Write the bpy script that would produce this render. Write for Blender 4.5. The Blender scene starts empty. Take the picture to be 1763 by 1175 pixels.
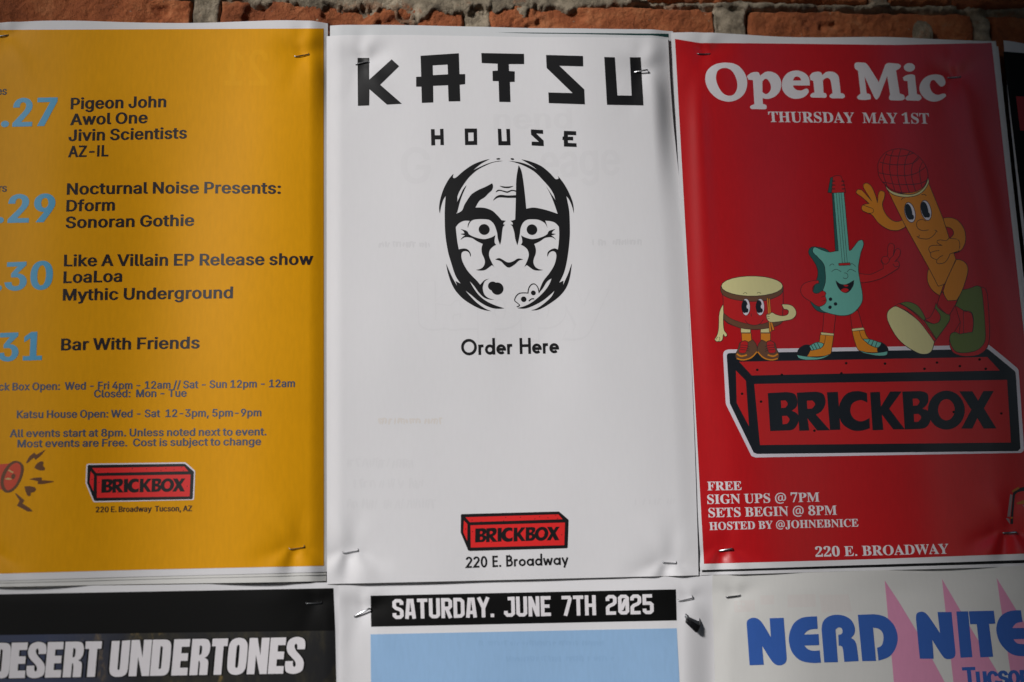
import bpy, bmesh, math, random
import numpy as np
from mathutils import Vector, Matrix
from mathutils.geometry import delaunay_2d_cdt

S = bpy.context.scene
COL = S.collection

# ------------------------------------------------------------------ camera, world, sun
Z0 = 1.75                                   # height of the middle poster's centre above the pavement
FOC = 40.0
CAM = (-0.0757, -0.8624, Z0 - 0.1895, 0.1757, -0.0900, 0.0278)   # x y z, pitch, yaw, roll

def cam_matrix(a, b, c):
    ca, sa, cb, sb, cc, sc = math.cos(a), math.sin(a), math.cos(b), math.sin(b), math.cos(c), math.sin(c)
    Rx = np.array([[1, 0, 0], [0, ca, -sa], [0, sa, ca]])
    Rz = np.array([[cb, -sb, 0], [sb, cb, 0], [0, 0, 1]])
    Ry = np.array([[cc, 0, sc], [0, 1, 0], [-sc, 0, cc]])
    return Rz @ Rx @ Ry
RC = cam_matrix(*CAM[3:])
CP = np.array(CAM[:3])
FPX = FOC / 36 * 1763

cd = bpy.data.cameras.new('camera'); cam = bpy.data.objects.new('camera', cd); COL.objects.link(cam)
cd.lens = FOC; cd.sensor_width = 36; cd.clip_start = 0.01; cd.clip_end = 200
m = Matrix([[RC[0][0], RC[0][2], -RC[0][1], CP[0]],
            [RC[1][0], RC[1][2], -RC[1][1], CP[1]],
            [RC[2][0], RC[2][2], -RC[2][1], CP[2]],
            [0, 0, 0, 1]])
m = Matrix([[RC[i][0], RC[i][2], -RC[i][1], CP[i]] for i in range(3)] + [[0, 0, 0, 1]])
cam.matrix_world = m
S.camera = cam
cd.dof.use_dof = True; cd.dof.focus_distance = 0.885; cd.dof.aperture_fstop = 3.2

SUN_DIR = Vector((-0.62, -0.66, 0.42)).normalized()      # towards the sun
elev = math.asin(SUN_DIR.z); azim = math.atan2(SUN_DIR.x, SUN_DIR.y)
W = bpy.data.worlds.new('World'); S.world = W; W.use_nodes = True
wn = W.node_tree; bg = wn.nodes['Background']
sky = wn.nodes.new('ShaderNodeTexSky'); sky.sky_type = 'NISHITA'; sky.sun_disc = False
sky.sun_elevation = elev; sky.sun_rotation = azim; sky.air_density = 1.0; sky.dust_density = 0.2; sky.ozone_density = 2.5
wn.links.new(sky.outputs[0], bg.inputs[0]); bg.inputs[1].default_value = 0.10
sl = bpy.data.lights.new('sun', 'SUN'); sun = bpy.data.objects.new('sun', sl); COL.objects.link(sun)
sl.energy = 4.8; sl.angle = math.radians(9); sl.color = (1.0, 0.975, 0.95)
sun.rotation_euler = SUN_DIR.to_track_quat('Z', 'Y').to_euler()
S.view_settings.view_transform = 'Standard'; S.view_settings.look = 'None'
S.view_settings.gamma = 1; S.view_settings.exposure = -0.46

def slab(name, lo, hi, col, cut=None):
    # unseen slabs added around the camera to shape light on the poster wall
    bm = bmesh.new(); bmesh.ops.create_cube(bm, size=1)
    for v in bm.verts: v.co = Vector([lo[i] + (hi[i] - lo[i]) * (v.co[i] + 0.5) for i in range(3)])
    if cut:                                  # added lean near the top slants the shade edge on the posters
        bmesh.ops.bisect_plane(bm, geom=bm.verts[:] + bm.edges[:] + bm.faces[:], plane_co=(0, 0, cut[0]), plane_no=(0, 0, 1))
        for v in bm.verts:
            if v.co.z > cut[0] + 0.01 and v.co.x < lo[0] + 0.01: v.co.x -= cut[1]
    bmesh.ops.bevel(bm, geom=bm.edges[:], offset=0.01, segments=2, affect='EDGES')
    me = bpy.data.meshes.new(name); bm.to_mesh(me); bm.free()
    ma = bpy.data.materials.new(name + '_render'); ma.use_nodes = True; b = ma.node_tree.nodes['Principled BSDF']
    n = ma.node_tree.nodes.new('ShaderNodeTexNoise'); n.inputs['Scale'].default_value = 9; n.inputs['Detail'].default_value = 6
    r = ma.node_tree.nodes.new('ShaderNodeValToRGB'); r.color_ramp.elements[0].color = (*[c * 0.7 for c in col], 1); r.color_ramp.elements[1].color = (*[c * 1.2 for c in col], 1)
    ma.node_tree.links.new(n.outputs[0], r.inputs[0]); ma.node_tree.links.new(r.outputs[0], b.inputs['Base Color']); b.inputs['Roughness'].default_value = 0.9
    me.materials.append(ma); o = bpy.data.objects.new(name, me); COL.objects.link(o); o['kind'] = 'structure'
JR, JL = -0.985, -1.86          # edges of the sun gap left between the added blocking walls
slab('added_shade_wall', (JR, -1.62, 0), (0.85, -1.36, 3.4), (0.115, 0.115, 0.12), cut=(2.25, 0.17))  # unseen blocker, keeps sun off the right and upper right posters
slab('added_shade_wall', (-3.0, -1.62, 0), (JL, -1.36, 3.4), (0.115, 0.115, 0.12))  # unseen blocker, dims the sun towards the left side
slab('added_shade_wall', (1.45, -1.62, 0), (2.4, -1.36, 3.4), (0.115, 0.115, 0.12))  # gap left before this added piece gives the red sheet sky to reflect
slab('added_shade_ceiling', (-3.0, -1.62, 3.403), (2.4, 0.03, 3.6), (0.14, 0.13, 0.12))  # unseen lid added to hold sky light off the posters
slab('added_end_wall', (2.403, -1.62, 0), (2.7, 0.03, 3.4), (0.115, 0.115, 0.12))  # unseen closure added to keep ambient light out on the right
slab('added_end_wall', (-3.3, -1.62, 0), (-3.003, 0.03, 3.4), (0.115, 0.115, 0.12))  # same on the left, added to cut ambient light
slab('pavement', (-9, -9, -0.2), (6, -0.05, -0.003), (0.09, 0.085, 0.08))

# ------------------------------------------------------------------ small helpers
def lin(c):
    return tuple((x / 255 / 12.92) if x / 255 <= 0.04045 else ((x / 255 + 0.055) / 1.055) ** 2.4 for x in c)

def pix2wall(px, py, y):
    """photo pixel -> wall point at depth plane y (arrays)"""
    px = np.asarray(px, float); py = np.asarray(py, float)
    q = np.stack([(px - 881.5) / FPX, np.ones_like(px), -(py - 587.5) / FPX], -1)
    d = q @ RC.T
    t = (y - CP[1]) / d[..., 1]
    return CP + d * t[..., None]

def wall2pix(P):
    q = (np.asarray(P, float) - CP) @ RC
    return 881.5 + FPX * q[..., 0] / q[..., 1], 587.5 - FPX * q[..., 2] / q[..., 1]

def tag(o, label=None, cat=None, group=None, kind=None):
    if label: o['label'] = label
    if cat: o['category'] = cat
    if group: o['group'] = group
    if kind: o['kind'] = kind
    return o

def empty(name, loc=(0, 0, 0)):
    o = bpy.data.objects.new(name, None); o.empty_display_size = 0.02; o.location = loc
    COL.objects.link(o); return o

def link(name, me, parent=None):
    o = bpy.data.objects.new(name, me); COL.objects.link(o)
    if parent:
        o.parent = parent
        o.matrix_parent_inverse = Matrix.Translation(-Vector(parent.location))
    return o

# value noise, vectorised
_rng = np.random.RandomState(7)
_perm = _rng.rand(256, 256)
def vnoise(x, y):
    xi = np.floor(x).astype(int); yi = np.floor(y).astype(int)
    fx = x - xi; fy = y - yi; fx = fx * fx * (3 - 2 * fx); fy = fy * fy * (3 - 2 * fy)
    g = lambda a, b: _perm[a & 255, b & 255]
    return (g(xi, yi) * (1 - fx) + g(xi + 1, yi) * fx) * (1 - fy) + (g(xi, yi + 1) * (1 - fx) + g(xi + 1, yi + 1) * fx) * fy - 0.5
def fbm(x, y, f, o=4, gain=0.5):
    s = 0; a = 1.0
    for k in range(o):
        s = s + a * vnoise(x * f + 17.3 * k, y * f + 9.1 * k); f *= 2.03; a *= gain
    return s

# ------------------------------------------------------------------ materials
def paper_mat(name, col, rough=0.55, spec=0.4, var=0.05, linear=False):
    c = col if linear else lin(col)
    ma = bpy.data.materials.new(name); ma.use_nodes = True
    nt = ma.node_tree; b = nt.nodes['Principled BSDF']
    tc = nt.nodes.new('ShaderNodeTexCoord')
    mp = nt.nodes.new('ShaderNodeMapping'); mp.inputs['Scale'].default_value = (1, 0.02, 0.22)
    nt.links.new(tc.outputs['Object'], mp.inputs[0])
    n1 = nt.nodes.new('ShaderNodeTexNoise'); n1.inputs['Scale'].default_value = 420; n1.inputs['Detail'].default_value = 2
    nt.links.new(mp.outputs[0], n1.inputs[0])
    n2 = nt.nodes.new('ShaderNodeTexNoise'); n2.inputs['Scale'].default_value = 14; n2.inputs['Detail'].default_value = 4
    nt.links.new(tc.outputs['Object'], n2.inputs[0])
    add = nt.nodes.new('ShaderNodeMath'); add.operation = 'ADD'
    nt.links.new(n1.outputs[0], add.inputs[0]); nt.links.new(n2.outputs[0], add.inputs[1])
    mr = nt.nodes.new('ShaderNodeMapRange'); mr.inputs[1].default_value = 0.5; mr.inputs[2].default_value = 1.5
    mr.inputs[3].default_value = 1 - var; mr.inputs[4].default_value = 1 + var
    nt.links.new(add.outputs[0], mr.inputs[0])
    vm = nt.nodes.new('ShaderNodeVectorMath'); vm.operation = 'SCALE'; vm.inputs[0].default_value = c
    nt.links.new(mr.outputs[0], vm.inputs['Scale'])
    nt.links.new(vm.outputs[0], b.inputs['Base Color'])
    b.inputs['Roughness'].default_value = rough
    b.inputs['Specular IOR Level'].default_value = spec
    n3 = nt.nodes.new('ShaderNodeTexNoise'); n3.inputs['Scale'].default_value = 1500; n3.inputs['Detail'].default_value = 3
    nt.links.new(tc.outputs['Object'], n3.inputs[0])
    bp = nt.nodes.new('ShaderNodeBump'); bp.inputs['Strength'].default_value = 0.08; bp.inputs['Distance'].default_value = 0.0002
    nt.links.new(n3.outputs[0], bp.inputs['Height']); nt.links.new(bp.outputs[0], b.inputs['Normal'])
    return ma

M = {}
def mat(key, *a, **k):
    if key not in M: M[key] = paper_mat(key, *a, **k)
    return M[key]
WHITE = mat('white_paper', (222, 221, 224), 0.6, 0.3, 0.02)
mat('cream_paper', (218, 217, 214), 0.6, 0.3, 0.025)
mat('grey_paper', (205, 207, 210), 0.6, 0.3, 0.02)
mat('yellow_ink', (222, 155, 8), 0.55, 0.12, 0.08)
mat('yellow_pale_ink', (225, 159, 14), 0.55, 0.12, 0.08)
mat('dark_ink', (34, 26, 30), 0.5, 0.3, 0.04)
mat('black_ink', (20, 20, 22), 0.48, 0.35, 0.04)
mat('deep_black_ink', (10, 10, 10), 0.55, 0.15, 0.04)
mat('blue_digit_ink', (76, 156, 196), 0.5, 0.35, 0.05)
mat('slate_ink', (70, 80, 100), 0.5, 0.35, 0.05)
mat('orange_red_ink', (200, 62, 26), 0.5, 0.35, 0.06)
mat('brown_ink', (98, 56, 16), 0.5, 0.35, 0.05)
mat('olive_cream_ink', (196, 170, 108), 0.5, 0.35, 0.04)
mat('logo_red_ink', (222, 40, 40), 0.46, 0.4, 0.04)
mat('red_ink', (190, 16, 24), 0.34, 0.8, 0.09)
mat('red_art_ink', (196, 32, 34), 0.36, 0.7, 0.04)
mat('art_line_ink', (44, 36, 40), 0.36, 0.7, 0.04)
mat('art_black_ink', (24, 28, 36), 0.36, 0.7, 0.04)
mat('art_cream_ink', (226, 218, 158), 0.36, 0.7, 0.04)
mat('art_brown_ink', (112, 76, 54), 0.36, 0.7, 0.04)
mat('art_orange_ink', (226, 140, 34), 0.36, 0.7, 0.04)
mat('art_teal_ink', (112, 186, 172), 0.36, 0.7, 0.04)
mat('art_dark_teal_ink', (38, 92, 88), 0.36, 0.7, 0.04)
mat('art_green_ink', (104, 120, 58), 0.36, 0.7, 0.04)
mat('art_white_ink', (226, 220, 230), 0.36, 0.7, 0.03)
mat('white_letter_ink', (226, 222, 226), 0.45, 0.4, 0.03)
mat('red_letter_ink', (170, 20, 26), 0.45, 0.4, 0.03)
mat('sky_blue_ink', (146, 182, 220), 0.5, 0.35, 0.06)
mat('nerd_blue_ink', (56, 98, 178), 0.5, 0.35, 0.05)
mat('pink_ink', (222, 150, 184), 0.5, 0.35, 0.05)
mat('ghost_ink', (219, 218, 221), 0.6, 0.3, 0.02)
mat('ghost_dark_ink', (214, 213, 216), 0.6, 0.3, 0.02)
mat('ghost_pink_ink', (218, 213, 210), 0.6, 0.3, 0.03)
mat('ghost_blue_ink', (142, 178, 216), 0.5, 0.35, 0.06)
mat('teal_strip_ink', (20, 58, 56), 0.5, 0.35, 0.06)
mat('brass_ink', (170, 112, 50), 0.45, 0.4, 0.1)
mat('brass_grey_ink', (150, 130, 130), 0.45, 0.4, 0.1)

def photo_print_mat():
    ma = bpy.data.materials.new('night_photo_print'); ma.use_nodes = True
    nt = ma.node_tree; b = nt.nodes['Principled BSDF']
    tc = nt.nodes.new('ShaderNodeTexCoord')
    mp = nt.nodes.new('ShaderNodeMapping'); mp.inputs['Scale'].default_value = (1, 1, 0.45)
    nt.links.new(tc.outputs['Object'], mp.inputs[0])
    n1 = nt.nodes.new('ShaderNodeTexNoise'); n1.inputs['Scale'].default_value = 55; n1.inputs['Detail'].default_value = 7; n1.inputs['Roughness'].default_value = 0.72
    nt.links.new(mp.outputs[0], n1.inputs[0])
    cr = nt.nodes.new('ShaderNodeValToRGB'); e = cr.color_ramp.elements
    e[0].position = 0.46; e[0].color = (*lin((12, 12, 15)), 1)
    e[1].position = 0.82; e[1].color = (*lin((206, 174, 110)), 1)
    q = cr.color_ramp.elements.new(0.60); q.color = (*lin((40, 36, 24)), 1)
    q = cr.color_ramp.elements.new(0.70); q.color = (*lin((120, 98, 48)), 1)
    nt.links.new(n1.outputs[0], cr.inputs[0])
    sx = nt.nodes.new('ShaderNodeSeparateXYZ'); nt.links.new(tc.outputs['Object'], sx.inputs[0])
    mr = nt.nodes.new('ShaderNodeMapRange'); mr.inputs[1].default_value = -0.335; mr.inputs[2].default_value = -0.27
    mr.inputs[3].default_value = 0.75; mr.inputs[4].default_value = 0.0
    nt.links.new(sx.outputs[0], mr.inputs[0])
    mx = nt.nodes.new('ShaderNodeMix'); mx.data_type = 'RGBA'
    nt.links.new(mr.outputs[0], mx.inputs[0]); nt.links.new(cr.outputs[0], mx.inputs[6]); mx.inputs[7].default_value = (*lin((46, 58, 92)), 1)
    nt.links.new(mx.outputs[2], b.inputs['Base Color']); b.inputs['Roughness'].default_value = 0.5
    return ma
M['night_photo_print'] = photo_print_mat()

def metal_mat(name, col, rough):
    ma = bpy.data.materials.new(name); ma.use_nodes = True
    nt = ma.node_tree; b = nt.nodes['Principled BSDF']
    b.inputs['Metallic'].default_value = 1; b.inputs['Roughness'].default_value = rough
    tc = nt.nodes.new('ShaderNodeTexCoord'); n = nt.nodes.new('ShaderNodeTexNoise'); n.inputs['Scale'].default_value = 900
    nt.links.new(tc.outputs['Object'], n.inputs[0])
    cr = nt.nodes.new('ShaderNodeValToRGB'); cr.color_ramp.elements[0].position = 0.3; cr.color_ramp.elements[1].position = 0.7
    cr.color_ramp.elements[0].color = (*[x * 0.6 for x in col], 1); cr.color_ramp.elements[1].color = (*col, 1)
    nt.links.new(n.outputs[0], cr.inputs[0]); nt.links.new(cr.outputs[0], b.inputs['Base Color'])
    return ma
M['steel'] = metal_mat('staple_steel', (0.55, 0.56, 0.58), 0.28)
M['dark_steel'] = metal_mat('tarnished_steel', (0.07, 0.07, 0.075), 0.4)

def brick_mat():
    ma = bpy.data.materials.new('weathered_brick'); ma.use_nodes = True
    nt = ma.node_tree; N = nt.nodes; L = nt.links; b = N['Principled BSDF']
    ge = N.new('ShaderNodeNewGeometry'); oi = N.new('ShaderNodeObjectInfo')
    n1 = N.new('ShaderNodeTexNoise'); n1.inputs['Scale'].default_value = 38; n1.inputs['Detail'].default_value = 9; n1.inputs['Roughness'].default_value = 0.72
    L.new(ge.outputs['Position'], n1.inputs[0])
    cr = N.new('ShaderNodeValToRGB'); e = cr.color_ramp.elements
    e[0].position = 0.30; e[0].color = (0.20, 0.052, 0.018, 1); e[1].position = 0.72; e[1].color = (0.50, 0.19, 0.075, 1)
    q = e.new(0.5); q.color = (0.34, 0.095, 0.030, 1)
    L.new(n1.outputs[0], cr.inputs[0])
    hs = N.new('ShaderNodeHueSaturation')
    mr = N.new('ShaderNodeMapRange'); mr.inputs[3].default_value = 1.0; mr.inputs[4].default_value = 1.4
    L.new(oi.outputs['Random'], mr.inputs[0]); L.new(mr.outputs[0], hs.inputs['Value'])
    L.new(cr.outputs[0], hs.inputs['Color'])
    # pale lime specks
    n2 = N.new('ShaderNodeTexNoise'); n2.inputs['Scale'].default_value = 260; n2.inputs['Detail'].default_value = 3
    L.new(ge.outputs['Position'], n2.inputs[0])
    r2 = N.new('ShaderNodeValToRGB'); r2.color_ramp.elements[0].position = 0.70; r2.color_ramp.elements[1].position = 0.76
    L.new(n2.outputs[0], r2.inputs[0])
    mx = N.new('ShaderNodeMix'); mx.data_type = 'RGBA'; L.new(r2.outputs[0], mx.inputs[0]); L.new(hs.outputs[0], mx.inputs[6])
    mx.inputs[7].default_value = (0.42, 0.30, 0.20, 1)
    # thin grey mortar dust in patches
    n3 = N.new('ShaderNodeTexNoise'); n3.inputs['Scale'].default_value = 19; n3.inputs['Detail'].default_value = 7; n3.inputs['Roughness'].default_value = 0.7
    L.new(ge.outputs['Position'], n3.inputs[0])
    r3 = N.new('ShaderNodeValToRGB'); r3.color_ramp.elements[0].position = 0.60; r3.color_ramp.elements[1].position = 0.68
    L.new(n3.outputs[0], r3.inputs[0])
    mm = N.new('ShaderNodeMath'); mm.operation = 'MULTIPLY'; mm.inputs[1].default_value = 0.7; L.new(r3.outputs[0], mm.inputs[0])
    m2 = N.new('ShaderNodeMix'); m2.data_type = 'RGBA'; L.new(mm.outputs[0], m2.inputs[0]); L.new(mx.outputs[2], m2.inputs[6])
    m2.inputs[7].default_value = (0.22, 0.17, 0.12, 1)
    L.new(m2.outputs[2], b.inputs['Base Color']); b.inputs['Roughness'].default_value = 0.9
    n4 = N.new('ShaderNodeTexNoise'); n4.inputs['Scale'].default_value = 420; n4.inputs['Detail'].default_value = 6; n4.inputs['Roughness'].default_value = 0.7
    L.new(ge.outputs['Position'], n4.inputs[0])
    bp = N.new('ShaderNodeBump'); bp.inputs['Strength'].default_value = 1.0; bp.inputs['Distance'].default_value = 0.003
    L.new(n4.outputs[0], bp.inputs['Height']); L.new(bp.outputs[0], b.inputs['Normal'])
    return ma
def mortar_mat():
    ma = bpy.data.materials.new('lime_mortar'); ma.use_nodes = True
    nt = ma.node_tree; N = nt.nodes; L = nt.links; b = N['Principled BSDF']
    tc = N.new('ShaderNodeTexCoord')
    n1 = N.new('ShaderNodeTexNoise'); n1.inputs['Scale'].default_value = 60; n1.inputs['Detail'].default_value = 8; n1.inputs['Roughness'].default_value = 0.7
    L.new(tc.outputs['Object'], n1.inputs[0])
    cr = N.new('ShaderNodeValToRGB'); e = cr.color_ramp.elements
    e[0].position = 0.32; e[0].color = (0.11, 0.09, 0.065, 1); e[1].position = 0.66; e[1].color = (0.60, 0.50, 0.37, 1)
    q = e.new(0.5); q.color = (0.34, 0.28, 0.20, 1)
    L.new(n1.outputs[0], cr.inputs[0])
    n2 = N.new('ShaderNodeTexNoise'); n2.inputs['Scale'].default_value = 24; n2.inputs['Detail'].default_value = 6; n2.inputs['Roughness'].default_value = 0.7
    L.new(tc.outputs['Object'], n2.inputs[0])
    r3 = N.new('ShaderNodeValToRGB'); r3.color_ramp.elements[0].position = 0.56; r3.color_ramp.elements[1].position = 0.63
    L.new(n2.outputs[0], r3.inputs[0])
    mm = N.new('ShaderNodeMath'); mm.operation = 'MULTIPLY'; mm.inputs[1].default_value = 0.65; L.new(r3.outputs[0], mm.inputs[0])
    mx = N.new('ShaderNodeMix'); mx.data_type = 'RGBA'; L.new(mm.outputs[0], mx.inputs[0]); L.new(cr.outputs[0], mx.inputs[6])
    mx.inputs[7].default_value = (0.36, 0.15, 0.07, 1)
    L.new(mx.outputs[2], b.inputs['Base Color']); b.inputs['Roughness'].default_value = 0.95
    n4 = N.new('ShaderNodeTexNoise'); n4.inputs['Scale'].default_value = 500; n4.inputs['Detail'].default_value = 6; n4.inputs['Roughness'].default_value = 0.75
    L.new(tc.outputs['Object'], n4.inputs[0])
    bp = N.new('ShaderNodeBump'); bp.inputs['Strength'].default_value = 1.0; bp.inputs['Distance'].default_value = 0.0035
    L.new(n4.outputs[0], bp.inputs['Height']); L.new(bp.outputs[0], b.inputs['Normal'])
    return ma
M['brick'] = brick_mat(); M['mortar'] = mortar_mat()

# ------------------------------------------------------------------ the wall behind the posters
def grid_mesh(name, X, Zc, Y, mt, depth=None):
    """height field over rows x cols arrays, y = Y (metres); optional side walls to y=depth"""
    r, c = X.shape
    V = np.stack([X, Y, Zc], -1).reshape(-1, 3)
    idx = np.arange(r * c).reshape(r, c)
    F = np.stack([idx[:-1, :-1], idx[:-1, 1:], idx[1:, 1:], idx[1:, :-1]], -1).reshape(-1, 4)
    V = V.tolist(); F = F.tolist()
    if depth is not None:
        ring = list(idx[0, :]) + list(idx[1:, -1]) + list(idx[-1, -2::-1]) + list(idx[-2:0:-1, 0])
        b0 = len(V)
        for i in ring: V.append([V[i][0], depth, V[i][2]])
        n = len(ring)
        for k in range(n):
            F.append([int(ring[(k + 1) % n]), int(ring[k]), b0 + k, b0 + (k + 1) % n])
    me = bpy.data.meshes.new(name); me.from_pydata(V, [], F); me.update()
    me.polygons.foreach_set('use_smooth', [True] * len(me.polygons))
    me.materials.append(mt)
    return me

def sstep(a, b, x):
    t = np.clip((x - a) / (b - a), 0, 1); return t * t * (3 - 2 * t)

def W2(px, py):            # photo pixel on the brick face -> wall x, z
    p = pix2wall(np.array([px]), np.array([py]), 0.005)[0]; return p[0], p[2]

def brick_mesh(w, h, seed, fine=True):
    """one old hand-made brick: rough face, worn arrises; origin at its centre, face towards -y"""
    st = 0.0013 if fine else 0.008
    nx = max(8, int(w / st)); nz = max(4, int(h / st))
    x = np.linspace(-w / 2, w / 2, nx); z = np.linspace(-h / 2, h / 2, nz)
    X, Zz = np.meshgrid(x, z)
    wob = 0.0022 * fbm(X + seed, Zz, 90, 3)
    e = np.minimum(np.minimum(X + w / 2, w / 2 - X), np.minimum(Zz + h / 2, h / 2 - Zz)) + wob
    Y = 0.0052 - 0.0000 + 0.0026 * fbm(X + seed * 3.1, Zz + seed, 60, 7, 0.70) + 0.007 * (1 - sstep(-0.0005, 0.0045, e)) ** 2
    chip = fbm(X + seed * 1.7, Zz + 4, 26, 4, 0.55)
    Y = Y + 0.0040 * sstep(0.14, 0.34, chip)
    # worn, slightly irregular outline
    X = X + 0.0014 * fbm(X * 0 + seed, Zz, 40, 3) * (np.abs(X) > w / 2 - 0.002)
    return grid_mesh('brick', X, Zz, np.maximum(Y, 0.0024), M['brick'], 0.035)

wall = empty('brick_wall', (0, 0.005, 0))
tag(wall, 'old orange brick wall with crumbling grey mortar behind and above the posters', 'wall')
# courses: the two the photograph shows, plus two more above for other viewpoints
cx0, cz0 = W2(803, 62)
course_top = [W2(600, 4)[1], 0, 0, 0]
H = 0.0630; J = 0.0065
slope = (W2(1600, 20)[1] - W2(300, -6)[1]) / (W2(1600, 20)[0] - W2(300, -6)[0])
zt = W2(881, -1)[1]
rows = [
    (zt - J / 2 - H, H, [W2(-420, 20)[0], W2(-85, 20)[0], W2(-60, 20)[0], W2(332, 20)[0], W2(376, 20)[0], W2(800, 20)[0], W2(842, 20)[0], W2(1232, 30)[0],
                         W2(1286, 30)[0], W2(1678, 30)[0], W2(1706, 30)[0], W2(2080, 30)[0]]),
]
hx = lambda p: W2(p, 0)[0]
rows.append((zt + J / 2, H, [hx(-350), hx(90), hx(125), hx(395), hx(440), hx(650), hx(690), hx(1085), hx(1118), hx(1500), hx(1530), hx(1900)]))
rows.append((zt + J * 1.5 + H, H, [hx(-300), hx(-30), hx(-4), hx(420), hx(455), hx(850), hx(880), hx(1270), hx(1300), hx(1720), hx(1750), hx(2020)]))
rows.append((zt + J * 2.5 + 2 * H, H, [hx(-380), hx(60), hx(90), hx(500), hx(530), hx(930), hx(960), hx(1130), hx(1160), hx(1560), hx(1590), hx(1980)]))
rows.append((zt - J * 1.5 - 2 * H, H, [hx(-420), hx(-150), hx(-125), hx(240)]))
k = 0
for r, (z0, h, xs) in enumerate(rows):
    for i in range(0, len(xs), 2):
        w = xs[i + 1] - xs[i]
        me = brick_mesh(w, h, 3.7 + k * 2.31, fine=r < 2)
        o = link('brick', me, wall)
        o.location = ((xs[i] + xs[i + 1]) / 2, 0, z0 + h / 2 + slope * (xs[i] + xs[i + 1]) / 2)
        o.matrix_parent_inverse = Matrix.Identity(4)
        o.location.y -= 0.005 - 0.0005 * ((k * 7) % 3)
        o.rotation_euler.y = -slope
        k += 1
# mortar: squeezed out of the joints and smeared over the arrises
xa, xb = W2(-430, 20)[0], W2(2100, 20)[0]
zb, zc = zt - 0.085, zt + 0.03
nx = int((xb - xa) / 0.0013); nz = int((zc - zb) / 0.0013)
X, Zz = np.meshgrid(np.linspace(xa, xb, nx), np.linspace(zb, zc, nz))
zj = zt + slope * X + 0.001 * fbm(X, X * 0, 12, 3)
near = np.abs(Zz - zj)
smear = 0.5 + fbm(X + 3, Zz, 9, 4)                      # where the mortar slopped over
pxx, pyy = wall2pix(np.stack([X, X * 0 + 0.005, Zz], -1))
mid = sstep(400, 480, pxx) * (1 - sstep(840, 1150, pxx))
reach = 0.0022 + 0.0125 * mid + (0.004 + 0.009 * mid) * fbm(X, Zz, 40, 6, 0.62)
over = 1 - sstep(reach - 0.0025, reach + 0.0025, near)
joints = np.zeros_like(X)
for a, b_ in ((332, 376), (800, 842), (1232, 1286), (1678, 1706), (-85, -60)):
    xl, xr = W2(a, 25)[0], W2(b_, 25)[0]
    wv = 0.003 * fbm(Zz, X * 0 + a, 60, 3)
    joints = np.maximum(joints, (1 - sstep(xr - 0.001, xr + 0.002, X + wv)) * sstep(xl - 0.002, xl + 0.001, X + wv) * (Zz < zj))
for a, b_ in ((395, 440), (1085, 1118), (1500, 1530), (90, 125), (650, 690)):
    xl, xr = hx(a), hx(b_)
    joints = np.maximum(joints, (1 - sstep(xr - 0.001, xr + 0.002, X)) * sstep(xl - 0.002, xl + 0.001, X) * (Zz > zj))
Y = 0.0125 - 0.0078 * over - 0.0062 * joints + 0.0030 * fbm(X, Zz, 80, 6, 0.66)
Y = Y + 0.004 * sstep(0.25, 0.45, fbm(X + 9, Zz, 38, 4, 0.6))
link('mortar', grid_mesh('mortar', X, Zz, np.clip(Y, 0.0020, 0.03), M['mortar'], 0.04), wall).matrix_parent_inverse = Matrix.Translation((0, -0.005, 0))
# plain mortar bed behind the rest of the wall
def bed(xa, xb, za, zb_):
    X, Zz = np.meshgrid(np.linspace(xa, xb, 60), np.linspace(za, zb_, 40))
    return grid_mesh('mortar', X, Zz, 0.0135 + 0.0015 * fbm(X, Zz, 60, 3), M['mortar'], 0.04)
link('mortar', bed(xa, xb, zc - 0.001, zt + 0.25), wall).matrix_parent_inverse = Matrix.Translation((0, -0.005, 0))
link('mortar', bed(xa, xb, 0.9, zb + 0.001), wall).matrix_parent_inverse = Matrix.Translation((0, -0.005, 0))
# a lump of mortar sticking out above the red poster
bm = bmesh.new(); bmesh.ops.create_icosphere(bm, subdivisions=4, radius=1)
for v in bm.verts:
    n = 1 + 0.35 * float(fbm(np.array(v.co.x * 1.3 + 5), np.array(v.co.z + v.co.y * 2), 1.2, 4))
    v.co = Vector((v.co.x * 0.0085 * n, v.co.y * 0.006 * n, v.co.z * 0.0105 * n))
me = bpy.data.meshes.new('mortar_lump'); bm.to_mesh(me); bm.free(); me.materials.append(M['mortar'])
o = link('mortar_lump', me, wall); lx, lz = W2(1584, 62); o.location = (lx, -0.004, lz); o.matrix_parent_inverse = Matrix.Identity(4)

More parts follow.
